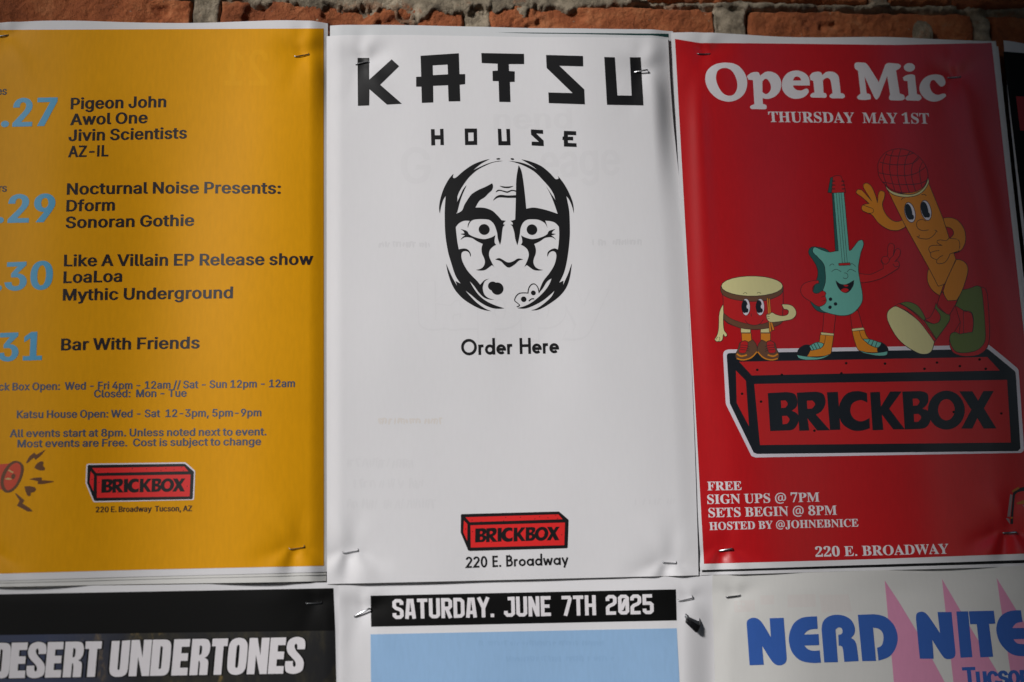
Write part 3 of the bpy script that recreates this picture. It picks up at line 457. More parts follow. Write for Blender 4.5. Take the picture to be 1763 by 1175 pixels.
FR = r''' 175|
.180|(J'B(-'L(''U(#'b'|'p(#($('(0(-(8(J(B(i(8(p(0(t($(v'p(t'b(p'U(i'L
0375|)S'D)-'H(h'R(L'd(6'|($(='s(a'j)-'e)X'c*.'e*_'j+/'s+V($+y(6,:(L,Q(h,c)-,m)T,p)y,m*>,c*X,Q*o,:+%+y+3+U+<+.+B*^+D*-+B)X+<)-+3(`+%(=*o'{*X'd*='R)y'H )S'q)j'w){(.**(L*0(u*4)L*5*-*4*j*0+@**+j){,,)k,>)T,D)=,>)-,,(}+j(v+@(r*j(q*-(r)L(v(u(}(L)-(.)='w
1375|(2'K(2'p(j'p(u'q(}'t))'y)1(@)1,)(^+P(O+F(B+?(4+=(*+>'|+C't+J'm+T'i+a'h+p(;,%(v,H)J,l*;,l*;(@*B'{*H'u*Q'q*^'p+:'p+:'K
2375|'d'K'd(6(m)B)R*2)r*q)z+V)y+o)t,&)l,4)b,>)T,D)E,F)0,C({,9(p,)(h+m(d+O(b+,(I+.(5+3(#+;'q+H'i+Y'f+p'h,$'n,3'w,B((,O(9,Z(M,d(f,k)&,o)E,p)t,m*?,c*^,Q*t,;+&+{+++Z*}+,*a*V*+)t)1(|(H(;*1(;*>(<*J(@*T(G*^(P*e(]*j(j*o)$+<)$+8'K
7375|(a'K*_+z(c+z(N+w(A+k(;+W(7+5'j+5'm,j+D,j+D,H)?'K
8375|)N'D)+'F(h'L(L'V(6'd($'s'r(*'h(?'b(T'`(l'c)-'l)D'{)X(4)k(L){(i*/(O*@(;*Q(**f'y*z'r+6'p+O'q+e'v+x(#,0(/,B(@,Q(T,_(o,h)3,n)V,p*(,m*L,a*i,N*|,6+-+u+1+T+/+;+'+%*t*o*1*A*U*-*s)t+-)_+;)H+C)0+F(q+A(I+2((*t'i*Q'T*''H )c*X)r*c*#*n*,*{*2+/*6+A*7+U*0+{)v,=)l,C)`,G)R,H)A,F)3,?)(,3({,#(v+l(t+W(v+B(}+0),*| )R'l)h'n)z'v*.((*:(9*A(M*C(f*@(z*9)1*,)A)t)P)Z)`);)p(p)I(h)8(b)%(a(j(c(P(j(;(v())*'v)<'n
@604|*a&j*.&n)Z&w)2'-(j'C(M'a(6(((%(O'v(}'s)S'u)}'|*H(+*n(:+5(M+T(e+q)$,.)B,B)d,S*.,`*V,g+',j+T,f,#,],I,L,l,6--+u-E+S-V+--a*]-e*--^)J-G(p-#(I,n(A,](<,J(:,6(<,&(B+t(L+j(X+b(g+^(v+Z(v+P(f+E(W+6(K+%(B*l(<*U(:*6(>)v(I)a(])Q(w)G):)D)^)F){)L*:)V*Q)d*g)t*y*-+-*D+8*^+>*z+@+Y+;,++0,%)],$)K,$)D,%)/,*(z,0(p,9(j,C(f,N(e,[(g,h(l,r(v--)I-5*--2*U-**y,w+=,d+X,L+o,0,%+m,2+K,:+',<*P,9*%,.)Y+x)9+`(y+B(e*{(T*S(K*)(H)U(N(s(a(?)#'r)K'S*#'A*a'<+T'E,<'X,<'++U&r *_(e*v(h+-(q+:)&+D);+J)S+M)p+Q*j+;*o*z*q*f*o*S*j*D*a*8*T*.*F*'*6)z)])|)B*&)-*0(x*=(m*L(g
A437|'B'K'B'^'O'_'Y'd'd'j'}(<)f,[)x,Z+d(H,$'n,-'e,7'`,D'^,D'K)}'K)}'^*@'a*R'j*X'z*N(B*:(v(X(v(@(8(=(,(<'|(A'l(Q'a(n'^(r'^(r'K (c)8*/)8)H*}
B443|'['K'[']'p'`(%'e(/'l(6'x(:(-(<(C(<+T(6,%($,:'Z,@'Z,P)t,P*g,J+C,6+e+p+p+B+i*w+T*X+2*B*]*4+;*$+e)f,#)D,+(v,&(N+q(.+V'o+2'Z*a'O*+'K )M*9)S*9)t*;*2*B*D*M*P*`*W*x*Z+<*X+X*S+o*J,%*>,1*,,8)p,;)c,:)X,7)S,2)M+k )v'd*5'g*I'o*X'}*c(6*i(P*k(r*h)9*`)S*R)h*?)u*$)|)]*$)M*$)M(2)U'm)^'h)h'e
C468|*>'@)m'D)E'N({'`(Z'w(?(8()(Y's)%'i)O'f)|'j*N's*x()+B(@+d([,%(},<)G,M)p,W*@,Z*b,X++,O+R,A+h,<+v,@,&,J,,,Z,>,Z,>*r,-*r+w+>+a+`+G+{++,4*h,@*F,D)l,7)E+i).+$)')z)/(|)H(;)s'p*S'd*o'f+.'m+I'y+c(.+{(B,5([,H(J+o'm+/'K
D496|'`'K'`']'s'_(&'c(0'j(6's(:('(;(<(;+Y(9+q(5,((.,3(#,:'o,>'Z,@'Z,P)v,P*f,J+H,6+y+p,A+B,V*e,^)|,N(r+|(*+0'Y)|'K )v'd*C'j*e'{*}(<+4(e+>)=+B)}+:*|*}+b*T,-)w,:)h,9)],6)U,0)M+e)M(9)U'n)]'i)h'e
E442|'Y'K'Y']'o'^($'b(/'j(7'u(;(*(<(?(<+T(;+n(6,&(/,2($,:'p,>'[,@'[,P+s,P+s+#+c+#+Z+H+L+f+7+z*v,-*Q,5*%,7)`,5)Q,*)N+h)N*3)X*3)u*5*0*=*@*J*M*^*V*w*^+<*n+<*n(h*](h*N)L*E)Z*;)f*.)m)P)v)N)v)N(4)O(&)R'v)W'o*#'h*B'i*_'l*w's+2'|+E(-+V(<+f(O+s(f,$)&,7)&+v'K
F404|'Z'K'Z']'p'`(%'f(/'n(6'y(:(/(<(E(<+Z(:+p(6,%(.,0(#,7'o,<'Y,@'Y,P+n,P+n+#+]+#+W+<+P+R+F+e+:+t++,%*t,-*^,3*B,7*#,8)`,6)Q,.)M+r)M*4)U*4)q*7*,*>*=*K*J*_*S*x*Y+>*l+>*l(h*Z(h*T)1*J)L*>)`*,)m)q)u)T)x)M)x)M(B)S'w)X'n)`'h)j'd*>']*>'K
G508|*I'A)v'D)J'N)$'_(^'v(A(7(*(X'u)$'k)N'h)}'k*O'u*y(*+C(A+e(],&(},<)G,M)o,W*>,Z*c,X+-,O+T,B+h,=+z,D,,,Z,>,Z,>*r,-*r+}+1+q+H+b+_+Q+q+?,&+,,3*s,=*^,B*H,D)n,7)G+i)0+%)))|)-):)8(`)K(4)f'q*+'_*P'X*h'Y*z'_++'g+3's+8(&+:(8+:(r+8))+4)8+,)A*{)G*i)K*P)M*P)^-#)^-#)M,k)K,[)H,R)B,L)8,H)*,G(r,G'i+g'R++'E
H523|'Z'K'Z']'p'`(%'d(/'l(6'w(:(,(<(B(<+_(:+r(6,&(/,1($,8'p,='[,@'[,P*/,P*/,@)d,9)R,()M+_)M*8+9*8+9+_+4,(+#,9*W,@*W,P-*,P-*,@,p,=,a,8,V,1,O,',L+s,J+_,J(B,L(-,P'x,V'm,a'e,q'`-*']-*'K*W'K*W']*m'`*|'d+,'k+3'u+7(++9(B+9)u)M)u)M(B)N(,)R'w)Y'l)e'd)u'`*/']*/'K
I261|'X'K'X']'n'a(#'f(.'l(6'v(;()(<(<(<+g(;+y(7,,(0,4(%,:'p,>'X,@'X,P*1,P*1,@)w,>)g,:)[,4)S,,)O+y)N+g)N(>)R'x)f'f*3']*3'K
J330|(_&e(I&f(6&j($&p'p&y'b'('V'5'N'C'I'R'H'c'I'r'N(#'V(.'a(5'l(:'x(<(+(:(6(6(@(/(H(%(L'u(N'h(F'J(>'8(A',(J'%(Z'#(j'$(u'*(}'2)+'a)++R)%+}(|,+(u,2(l,7(@,@(@,P*x,P*x,@*R,8*J,3*D,,*A,$*<+R*<(J*3'a)s'0)D&n
M634|'Y'K'Y']'n'`(#'d(.'l(6'w(;(+(<(@(<+b(8,)(&,9'Z,@'Z,P)P,P*{)%,J,P.>,P.>,@.+,=-w,7-m,0-f,%-a+q-`+^-`(F-e'w-v'c.>'].>'K+p'K+p'],:'e,K'x,P(D,P+s*^'K*K'K(Z+i(Z(A(](*(b'u(j'j(u'c)+'_)@'])@'K
N494|+w'@(]+A(](@(^(*(b'v(i'k(s'd)('`)>'])>'K'^'K'^'](''c(8'u(=(@(=+h'p,:'^,@'^,P)3,P+k)@+k+]+f,'+T,8+.,@+.,P,j,P,j,@,T,=,D,9,:,2,4,',0+r,/+],/'@
O525|*B'@)|'B)^'H)@'R)%'a(g'r(O(+(<(B(+(['y(x'o):'i)Z'h)|'i*A'o*b'y+$(++@(<+Y(P+q(g,*)&,;)A,I)`,S*%,Y*F,[*h,Y++,S+H,I+d,<+},+,8+s,L+[,]+B,k+&,t*c,z*B,|)|,z)Z,t):,k(x,]([,K(B,7(++|'r+c'a+F'R+('H*d'B *F'W*y'f+B(3+W(w+_)|+[*c+P+=+?+i+',,*d,>*A,D)j,7)E+i)/+%)()|),):)6(_)H(4)a'q*#'^
P418|'Z'K'Z']'p'`(%'d(/'l(6'w(:(,(<(B(<+_(:+r(6,&(/,1($,8'p,='[,@'[,P)n,P*F,O*p,J+3,A+H,6+Z,(+j+r+t+^+{+G+}+/+x*f+j*G+R*-+1)u*b)i*/)f)M)f)M(B)N(,)R'w)Y'l)e'd)u'`*/']*/'K )M*#)a*#*$*%*<*-*M*:*X*L*`*g*b+,*`+L*Z+g*P+z*B,-*.,5)p,8)T,1)M+r
R473|'Z'K'Z']'p'`(%'d(/'l(6'w(:(,(<(B(<+_(:+r(6,&(/,1($,8'p,='[,@'[,P)q,P*S,M+,,C+R,3+o+w,%+W,*+1+z*Z+W*5*y)x,9(#,M'f,h'],j'],j'K+5'K)a)l)M)l)M(B)N(,)R'w)Y'l)e'd)u'`*/']*/'K )M*')c*'*(*)*B*2*U*?*c*S*k*n*n+3*i+^*Y+{*@,2)x,8)i,7)],4)U,/)M+e
S390|'w'@'w)5(/)5(<(c(L(>(a(#(z'j);'_)]'Z)t']*.'d*>'p*J($*Q(6*T(J*N(g*<)#)y)7):)V(q)j(T*$(>*:(/*Q(&*l(#+/(%+I(*+a(4+w(A,.(Q,>(e,J(z,T)7,Y)P,[)},V*W,I*a,G*j,F*t,H*{,O+#,[+6,[+6*}+%*}*y+:*o+P*c+e*U+v*F,**5,6*$,?)m,D)Y,F)D,D)2,>)#,3(r,&(l+r(j+`(k+O(q+@({+3)T*m*:*N*{*&+.)s+9)d+A)S+J(w+H([+A(A+6(++&'r*n'a*V'S*;'I)y'C)W'A)5'C(p'L(S'T(F'W(6'R(.'@
T423|(M'K(M'](d'_(t'c)%'k)-'v)1(,)3(B)3,:),,:(f,7(I,-(2+w'{+`'o+C'i*|'V*|'V,P,#,P,#*{+n*{+a+S+H+x*},3*J,:*D,:*D(B*F(+*J'u*Q'j*^'c*o'_++']++'K
U492|*5'>)W'C)*'Q(d'i(L(.(?(X(:)2(:+_(9+r(5,&(.,1(#,8'o,='Z,@'Z,P*-,P*-,@)b,9)P,()L+_)L)#)N(Y)V(;)c($)u'o*2'e*P'b+)'k+N()+e(T+l)6+l+^+k+r+g,&+_,0+S,8+B,=++,@++,P,d,P,d,@,Q,<,C,6,:,.,4,$,1+p,/+^,/)L,+(h+w(6+`'l+='R*l'C
W611|)B'@'l+m'Z,4'S,:'I,>'<,@'<,P)L,P)L,@)-,9)(,4)$,-)#,#)++X)w)0*k+D*[+s*V,&*O,0*H,6)},@)},P,@,P,@,@,&,=+r,4+m,%+s+f,d)=-L+T-T+z-R,*-O,2-I,7-&,@-&,P.E,P.E,@.9,<./,6.',.-o+_,G'@,5'@*z*s)U'@
Y426|(V'K(V'](l'`(|'d)+'l)2'w)6(,)8(B)8)J'z+g'o+z'd,.'Y,6'L,<'>,?'>,P)g,P)g,?)Z,?)>,9)3,));+l*5)z+0+Q+@+|+:,1+),<*h,?*e,?*e,P,@,P,@,?+},1+c+l*I)c*I(B*J(,*N'w*U'l*a'd*q'`++']++'K
c293|)3'A(u'C(^'J(H'V(4'f($'y'r(5'h(N'a(j'_)-'b)L'i)j't**((*A(;*U(Q*g(j*s))*{)F*})d*{*#*t*7*h*F*X*O*F*R*2*Q*&*M)w*G)o*?)i*5)e*))d)n)i)a)y)[*8)]*B)]*L)Y*[)P*d)@*g(|*Z(h*5(b)R(e)%(m(Z({(=)3(()I'v)d'r){'v*7(&*L(9*Z(-*5'a)e'I
e301|)1'A(s'C(['J(F'U(3'f(#'y'q(6'g(P'a(o'_)4'a)R'h)o'r*-($*D(5*W(H*h(_*s(v*z)4*|)X*x)x*k*6*U*I*8*T)p*X)D*X)=(g)=(m(b(|(:);(#)_'v)y'{*5(/*K(G*Z(:*5'g)e'J (f)W)a)W)a)o)X*R)Q*^)F*e)8*g(z*[(k*<(f)c
i198|(V+M(H+O(<+S(2+[(*+g(%+s(#,%(%,3(*,?(2,J(<,R(H,W(V,X(d,W(p,R({,J)(,?)-,3).,%),+s)(+g(z+[(p+S(d+O '^'K'^'['y'f(%()(%*9'{*Z'`*c'a*t)+*t)+())1'f)K'[)K'K
n381|'^'K'^'['y'f(%()(%*:'z*Y't*_'k*c'_*d'_*t)+*t)+*H)F*f)g*w*0*|*V*v*s*b+(*?+-)l+-()+4'f+:'a+C']+N'[+N'K)b'K)b'[)g'[)w'a*%'n*(()*()q)}*?)w*F)o*K)c*L)N*H);*<)+*()+())1'f)7'a)?'])K'[)K'K
p371|']%u']&)'t&0(#&@(%&f(%*0'z*X'_*e'_*t)&*t)&*D)=*d)Z*w*#*}*:*{*O*t*c*h*s*X+&*E+2*.+:)p+?)T+A)7+?(r+:(T+1(9+&'|*r'h*a'W*M'K*7'C){'A)['F)A'T)+'l)+&l)/&B)>&/)]&*)]%u )Z'h)n'l)}'v*,(,*4(E*8(f*:)1*8)W*4)w*.*5*%*F)r*P)_*S)J*N)9*@)+*()+(6)7'z)G'm
'''
# ------------------------------------------------------------------ print engine: outlines -> triangles lying on the curved sheet
def cr_loop(txt, ox=0, oy=0, sc=1.0, closed=True, seg=5, fmap=None):
    """'x,y *x,y ...' (star = corner) -> smooth polyline in photo pixels"""
    P = []; K = []
    for t in txt.replace(';', ' ').split():
        K.append(t[0] == '*'); a, b = t.lstrip('*').split(','); P.append((float(a), float(b)))
    P = np.array(P)
    if fmap is not None: P = fmap(P)
    P = P / sc + np.array([ox, oy])
    n = len(P); out = []
    rng = range(n if closed else n - 1)
    for i in rng:
        p1, p2 = P[i], P[(i + 1) % n]; c1, c2 = K[i], K[(i + 1) % n]
        if not closed and i == 0: c1 = True
        if not closed and i == n - 2: c2 = True
        out.append(p1)
        if c1 and c2: continue
        p0 = P[i - 1]; p3 = P[(i + 2) % n]
        d = np.linalg.norm(p2 - p1)
        m1 = (p2 - p0) / 2 if not c1 else None
        m2 = (p3 - p1) / 2 if not c2 else None
        def clampm(m):
            l = np.linalg.norm(m); return m * min(1, d * 1.05 / l) if l > 0 else m
        if m1 is not None: m1 = clampm(m1)
        if m2 is not None: m2 = clampm(m2)
        if m1 is None: m1 = ((p2 - p1) * 1.5 - m2 * 0.5)
        if m2 is None: m2 = ((p2 - p1) * 1.5 - m1 * 0.5)
        sg = 2 if d < 3 else (3 if d < 9 else seg)
        for j in range(1, sg):
            t = j / sg; t2 = t * t; t3 = t2 * t
            out.append((2 * t3 - 3 * t2 + 1) * p1 + (t3 - 2 * t2 + t) * m1 + (-2 * t3 + 3 * t2) * p2 + (t3 - t2) * m2)
    if not closed: out.append(P[-1])
    return np.array(out)

def area(L):
    x, y = L[:, 0], L[:, 1]; return 0.5 * np.sum(x * np.roll(y, -1) - np.roll(x, -1) * y)
def ccw(L): return L if area(L) > 0 else L[::-1]
def ellipse(cx, cy, rx, ry, rot=0, n=22):
    t = np.linspace(0, 2 * np.pi, n, endpoint=False); c, s = math.cos(rot), math.sin(rot)
    x, y = rx * np.cos(t), ry * np.sin(t)
    return np.stack([cx + c * x - s * y, cy + s * x + c * y], -1)
def stroke(P, w, closed=False, taper=False):
    """polyline -> list of outline loops"""
    P = np.array(P, float); n = len(P)
    if closed: d0 = P - np.roll(P, 1, 0); d1 = np.roll(P, -1, 0) - P
    else:
        d = P[1:] - P[:-1]; d0 = np.vstack([d[:1], d]); d1 = np.vstack([d, d[-1:]])
    u0 = d0 / (np.linalg.norm(d0, axis=1)[:, None] + 1e-9); u1 = d1 / (np.linalg.norm(d1, axis=1)[:, None] + 1e-9)
    n0 = np.stack([-u0[:, 1], u0[:, 0]], -1); n1 = np.stack([-u1[:, 1], u1[:, 0]], -1)
    b = n0 + n1; b /= (np.linalg.norm(b, axis=1)[:, None] + 1e-9)
    k = 1 / np.maximum(0.45, (b * n0).sum(1)); ww = np.full(n, w / 2.0)
    if taper: ww = ww * (0.25 + 0.75 * np.sin(np.linspace(0, np.pi, n)) ** 0.7)
    off = b * (k * ww)[:, None]
    A, B = P + off, P - off
    if closed: return [ccw(A) if area(A) * area(A) > area(B) ** 2 else ccw(B), -1, ccw(B) if area(A) ** 2 > area(B) ** 2 else ccw(A)]
    # one quad per segment keeps self-overlapping strokes solid
    out = [ccw(np.vstack([A, B[::-1]]))]
    return out

def winding(px, py, L):
    x0, y0 = L[:, 0], L[:, 1]; x1, y1 = np.roll(x0, -1), np.roll(y0, -1)
    w = np.zeros(len(px), int)
    sel = (px >= x0.min()) & (px <= x0.max()) & (py >= y0.min()) & (py <= y0.max())
    if not sel.any(): return w
    qx, qy = px[sel][:, None], py[sel][:, None]
    up = (y0[None] <= qy) & (y1[None] > qy); dn = (y0[None] > qy) & (y1[None] <= qy)
    isl = (x1 - x0)[None] * (qy - y0[None]) - (qx - x0[None]) * (y1 - y0)[None]
    w[sel] = (up & (isl > 0)).sum(1) - (dn & (isl < 0)).sum(1)
    return w

class Art:
    """flat print: ordered items (material, plus-loops, minus-loops); the topmost item wins everywhere"""
    def __init__(s): s.items = []
    def add(s, mt, plus, minus=()):
        s.items.append((mt, [np.asarray(p) for p in plus], [np.asarray(p) for p in minus])); return s

def hit(px, py, sheet, lift=0.0):
    """photo-traced outline -> points on the sheet's real, curved surface"""
    y = np.full(len(px), -sheet.base)
    for _ in range(5):
        P = pix2wall(px, py, y); y = -sheet.d(P[:, 0], P[:, 2])
    P = pix2wall(px, py, y)
    e = 0.0004
    gx = (sheet.d(P[:, 0] + e, P[:, 2]) - sheet.d(P[:, 0] - e, P[:, 2])) / (2 * e)
    gz = (sheet.d(P[:, 0], P[:, 2] + e) - sheet.d(P[:, 0], P[:, 2] - e)) / (2 * e)
    N = np.stack([-gx, -np.ones_like(gx), -gz], -1); N /= np.linalg.norm(N, axis=1)[:, None]
    return P + N * lift, N

def art_mesh(name, art, sheet, lift, GRID=8.0):
    loops = []
    for mt, a, b in art.items: loops += a + b
    allp = np.vstack(loops)
    x0, y0 = allp.min(0); x1, y1 = allp.max(0)
    V = []; E = []
    for L in loops:
        b = len(V); n = len(L)
        V += [tuple(p) for p in L]; E += [(b + i, b + (i + 1) % n) for i in range(n)]
    gx = np.arange(math.floor(x0 / GRID) * GRID + GRID * 0.5371, x1, GRID)
    gy = np.arange(math.floor(y0 / GRID) * GRID + GRID * 0.4713, y1, GRID)
    for g in gx: b = len(V); V += [(g, y0 - 1), (g, y1 + 1)]; E.append((b, b + 1))
    for g in gy: b = len(V); V += [(x0 - 1, g), (x1 + 1, g)]; E.append((b, b + 1))
    r = delaunay_2d_cdt([Vector(v) for v in V], E, [], 0, 1e-4)
    ov = np.array([tuple(v) for v in r[0]]); of = np.array([f for f in r[2] if len(f) == 3])
    c = ov[of].mean(1); px, py = c[:, 0], c[:, 1]
    win = np.full(len(of), -1)
    for k, (mt, a, b) in enumerate(art.items):
        wa = sum((winding(px, py, L) for L in a), np.zeros(len(px), int))
        ins = wa != 0
        if b:
            wb = np.zeros(len(px), bool)
            for L in b: wb |= winding(px, py, L) != 0
            ins &= ~wb
        win[ins] = k
    keep = win >= 0; of = of[keep]; win = win[keep]
    used = np.unique(of); remap = -np.ones(len(ov), int); remap[used] = np.arange(len(used))
    ov = ov[used]; of = remap[of]
    P, N = hit(ov[:, 0], ov[:, 1], sheet, lift)
    # orient towards the camera side
    a, b, cc = P[of[:, 0]], P[of[:, 1]], P[of[:, 2]]
    flip = np.cross(b - a, cc - a)[:, 1] > 0
    of[flip] = of[flip][:, ::-1]
    me = bpy.data.meshes.new(name); me.from_pydata(P.tolist(), [], of.tolist()); me.update()
    mts = []
    for mt, _, _ in art.items:
        if mt not in mts: mts.append(mt)
    for mt in mts: me.materials.append(M[mt])
    me.polygons.foreach_set('material_index', [mts.index(art.items[w][0]) for w in win])
    me.polygons.foreach_set('use_smooth', [True] * len(of))
    me.normals_split_custom_set_from_vertices([tuple(n) for n in N])
    return me

class Sheet:
    """one sheet of paper: corners TL TR BR BL in photo pixels, distance in front of the wall (mm), relief(px,py)->mm"""
    def __init__(s, corners, base, relief, k=1.0, edge=None):
        s.base = base / 1000; s.relief = relief; s.k = k; s.bow = 0.0
        c = np.array(corners, float)
        s.C = pix2wall(c[:, 0], c[:, 1], np.full(4, -s.base))[:, [0, 2]]
    def d(s, x, z):
        px, py = wall2pix(np.stack([x, np.full_like(x, -s.base), z], -1))
        return s.base + s.k * s.relief(px, py) / 1000
    def mesh(s, name, mt, step=0.0016):
        TL, TR, BR, BL = s.C
        nu = max(4, int(np.linalg.norm(TR - TL) / step)); nv = max(4, int(np.linalg.norm(BL - TL) / step))
        u, v = np.meshgrid(np.linspace(0, 1, nu), np.linspace(0, 1, nv))
        u = u[..., None]; v = v[..., None]
        P = (TL * (1 - u) + TR * u) * (1 - v) + (BL * (1 - u) + BR * u) * v
        x, z = P[..., 0], P[..., 1]
        x = x + s.bow * (np.sin(np.pi * v[..., 0]) * u[..., 0] ** 4)
        d = s.d(x, z); e = 0.0004
        gx = (s.d(x + e, z) - s.d(x - e, z)) / (2 * e); gz = (s.d(x, z + e) - s.d(x, z - e)) / (2 * e)
        N = np.stack([-gx, -np.ones_like(gx), -gz], -1); N /= np.linalg.norm(N, axis=-1)[..., None]
        r, c = x.shape
        front = np.stack([x, -d, z], -1).reshape(-1, 3); back = np.stack([x, -d + 0.00022, z], -1).reshape(-1, 3)
        idx = np.arange(r * c).reshape(r, c)
        F = np.stack([idx[:-1, :-1], idx[1:, :-1], idx[1:, 1:], idx[:-1, 1:]], -1).reshape(-1, 4)
        FB = F[:, ::-1] + r * c
        ring = np.concatenate([idx[0, :], idx[1:, -1], idx[-1, -2::-1], idx[-2:0:-1, 0]])
        nx_ = np.roll(ring, -1)
        R_ = np.stack([ring, nx_, nx_ + r * c, ring + r * c], -1)
        me = bpy.data.meshes.new(name)
        me.from_pydata(np.vstack([front, back]).tolist(), [], np.vstack([F, FB, R_]).tolist()); me.update()
        me.materials.append(mt)
        me.polygons.foreach_set('use_smooth', [True] * len(me.polygons))
        NN = np.vstack([N.reshape(-1, 3), -N.reshape(-1, 3)])
        me.normals_split_custom_set_from_vertices([tuple(n) for n in NN])
        return me

# ------------------------------------------------------------------ lettering
def dec(s):
    out = {}
    for rec in s.split('\n'):
        if not rec: continue
        ch, adv, body = rec[0], *rec[1:].split('|', 1)
        loops = []
        for part in body.split(' '):
            if not part: continue
            v = [(ord(a) - 35 - (1 if ord(a) > 92 else 0)) * 90 + (ord(b) - 35 - (1 if ord(b) > 92 else 0)) - 400 for a, b in zip(part[0::2], part[1::2])]
            loops.append(np.array(v, float).reshape(-1, 2))
        out[ch] = (float(adv), loops)
    return out
FONT = {'sans': dec(FS), 'serif': dec(FR)}
FONT['sans'][' '] = (140.0, []); FONT['sans']['I'] = (190.0, [np.array([(48, 0), (48, 509), (112, 509), (112, 0)], float)])
CAP = {'sans': 509.0, 'serif': 455.0}

def offset_loops(loops, off):
    if not off or not loops: return loops
    big = max(loops, key=lambda L: abs(area(L))); sg = 1 if area(big) > 0 else -1
    out = []
    for L in loops:
        d0 = L - np.roll(L, 1, 0); d1 = np.roll(L, -1, 0) - L
        u0 = d0 / (np.linalg.norm(d0, axis=1)[:, None] + 1e-9); u1 = d1 / (np.linalg.norm(d1, axis=1)[:, None] + 1e-9)
        n0 = np.stack([u0[:, 1], -u0[:, 0]], -1); n1 = np.stack([u1[:, 1], -u1[:, 0]], -1)
        b = n0 + n1; b /= (np.linalg.norm(b, axis=1)[:, None] + 1e-9)
        out.append(L + sg * off * b * np.array([1.0, 0.42]) / np.maximum(0.5, (b * n0).sum(1))[:, None])
    return out

def updir(x, y):
    """image direction of the wall's vertical at a photo pixel, per unit length"""
    P = pix2wall(np.array([x]), np.array([y]), 0.0)[0]; a, b = wall2pix(P); c, d = wall2pix(P + np.array([0, 0, 0.01]))
    v = np.array([c - a, d - b]); return v / np.linalg.norm(v)

def text(s, x0, y0, x1, y1, cap, font='sans', off=0.0, track=0.0, sag=0.0, mirror=False):
    """lettering from baseline start to baseline end (photo pixels); sag lowers the middle"""
    G = FONT[font]; pen = 0; run = []; lo = 1e9; hi = -1e9
    for ch in s:
        adv, loops = G[ch]
        loops = offset_loops(loops, off)
        if loops:
            lo = min(lo, pen + min(L[:, 0].min() for L in loops)); hi = max(hi, pen + max(L[:, 0].max() for L in loops))
        run.append((pen, loops)); pen += adv + track
    a = np.array([x0, y0]); b = np.array([x1, y1]); up = updir((x0 + x1) / 2, (y0 + y1) / 2) * cap / (CAP[font] + 0.84 * off)
    out = []
    for pen, loops in run:
        for L in loops:
            t = (L[:, 0] + pen - lo) / (hi - lo)
            if mirror: t = 1 - t
            P = a + (b - a) * t[:, None] + up * L[:, 1][:, None]
            P[:, 1] += sag * 4 * t * (1 - t)
            out.append(P)
    return out

def poly_text(s, G, x0, y0, x1, y1, cap, unit, w, gap, space):
    """stroke lettering (polylines, y down, height `unit`)"""
    pen = 0; run = []
    for ch in s:
        if ch == ' ': pen += space; continue
        wd, strokes = G[ch]; run.append((pen, strokes)); pen += wd + gap
    tot = pen - gap
    a = np.array([x0, y0]); b = np.array([x1, y1]); up = updir((x0 + x1) / 2, (y0 + y1) / 2) * cap / unit
    plus = []; minus = []
    for pen, strokes in run:
        for st in strokes:
            cl = st.startswith('o'); P = np.array([[float(q) for q in t.split(',')] for t in st.lstrip('o').split()])
            r = stroke(P, w, cl)
            for L in ([r[0]] if cl else r):
                plus.append(L + [pen, 0])
            if cl: minus.append(r[2] + [pen, 0])
    f = lambda L: a + (b - a) * (L[:, 0] / tot)[:, None] + up * (unit - L[:, 1])[:, None]
    return [f(L) for L in plus], [f(L) for L in minus]

def homog(src, dst):
    A = []; B = []
    for (x, y), (u, v) in zip(src, dst):
        A.append([x, y, 1, 0, 0, 0, -u * x, -u * y]); B.append(u)
        A.append([0, 0, 0, x, y, 1, -v * x, -v * y]); B.append(v)
    h = np.append(np.linalg.solve(np.array(A, float), np.array(B, float)), 1).reshape(3, 3)
    def f(P):
        q = np.c_[P, np.ones(len(P))] @ h.T; return q[:, :2] / q[:, 2:]
    return f
# ------------------------------------------------------------------ how each stack of paper bulges (mm, in traced coordinates)
def g(px, py, cx, cy, rx, ry, a=0.0):
    c, s = math.cos(a), math.sin(a); x, y = px - cx, py - cy
    return np.exp(-0.5 * (((c * x + s * y) / rx) ** 2 + ((-s * x + c * y) / ry) ** 2))
def ray(px, py, cx, cy, ang, ln, w0, w1):
    """a crease fanning out of a staple: narrow at the pin, wider and fading with distance"""
    c, s_ = math.cos(ang), math.sin(ang); x, y = px - cx, py - cy
    t = (c * x + s_ * y) / ln; u = -s_ * x + c * y
    w = w0 + (w1 - w0) * np.clip(t, 0, 1.2)
    return np.exp(-0.5 * (u / w) ** 2) * sstep(-0.05, 0.22, t) * (1 - sstep(0.55, 1.25, t))
def pin(px, py, cx, cy, down, amp=1.0, lean=0.0):
    s = 1 if down else -1; V = math.pi / 2 * s
    d = -1.9 * amp * g(px, py, cx, cy, 26, 17)
    d = d - 1.5 * amp * ray(px, py, cx - 5, cy, V + 0.12, 62, 6.5, 13) + 0.9 * amp * ray(px, py, cx + 10, cy, V - 0.38, 60, 6, 14)
    d = d + 0.7 * amp * ray(px, py, cx - 12, cy, V + 0.62, 58, 6, 13)
    d = d - 0.8 * amp * ray(px, py, cx - 12, cy, V + 1.25 + lean * 0.2, 70, 6.5, 13) - 0.7 * amp * ray(px, py, cx + 12, cy, V - 1.15, 60, 6.5, 12)
    d = d + 0.5 * amp * ray(px, py, cx + 6, cy, V + 2.6, 90, 6, 16) - 0.5 * amp * ray(px, py, cx - 4, cy, V + 3.4, 80, 7, 14)
    return d
def ripple(px, py, sd, amp):
    return amp * (fbm(px * 0.001 + sd, py * 0.00045 + sd * 2, 5.5, 2, 0.5) * 1.6)
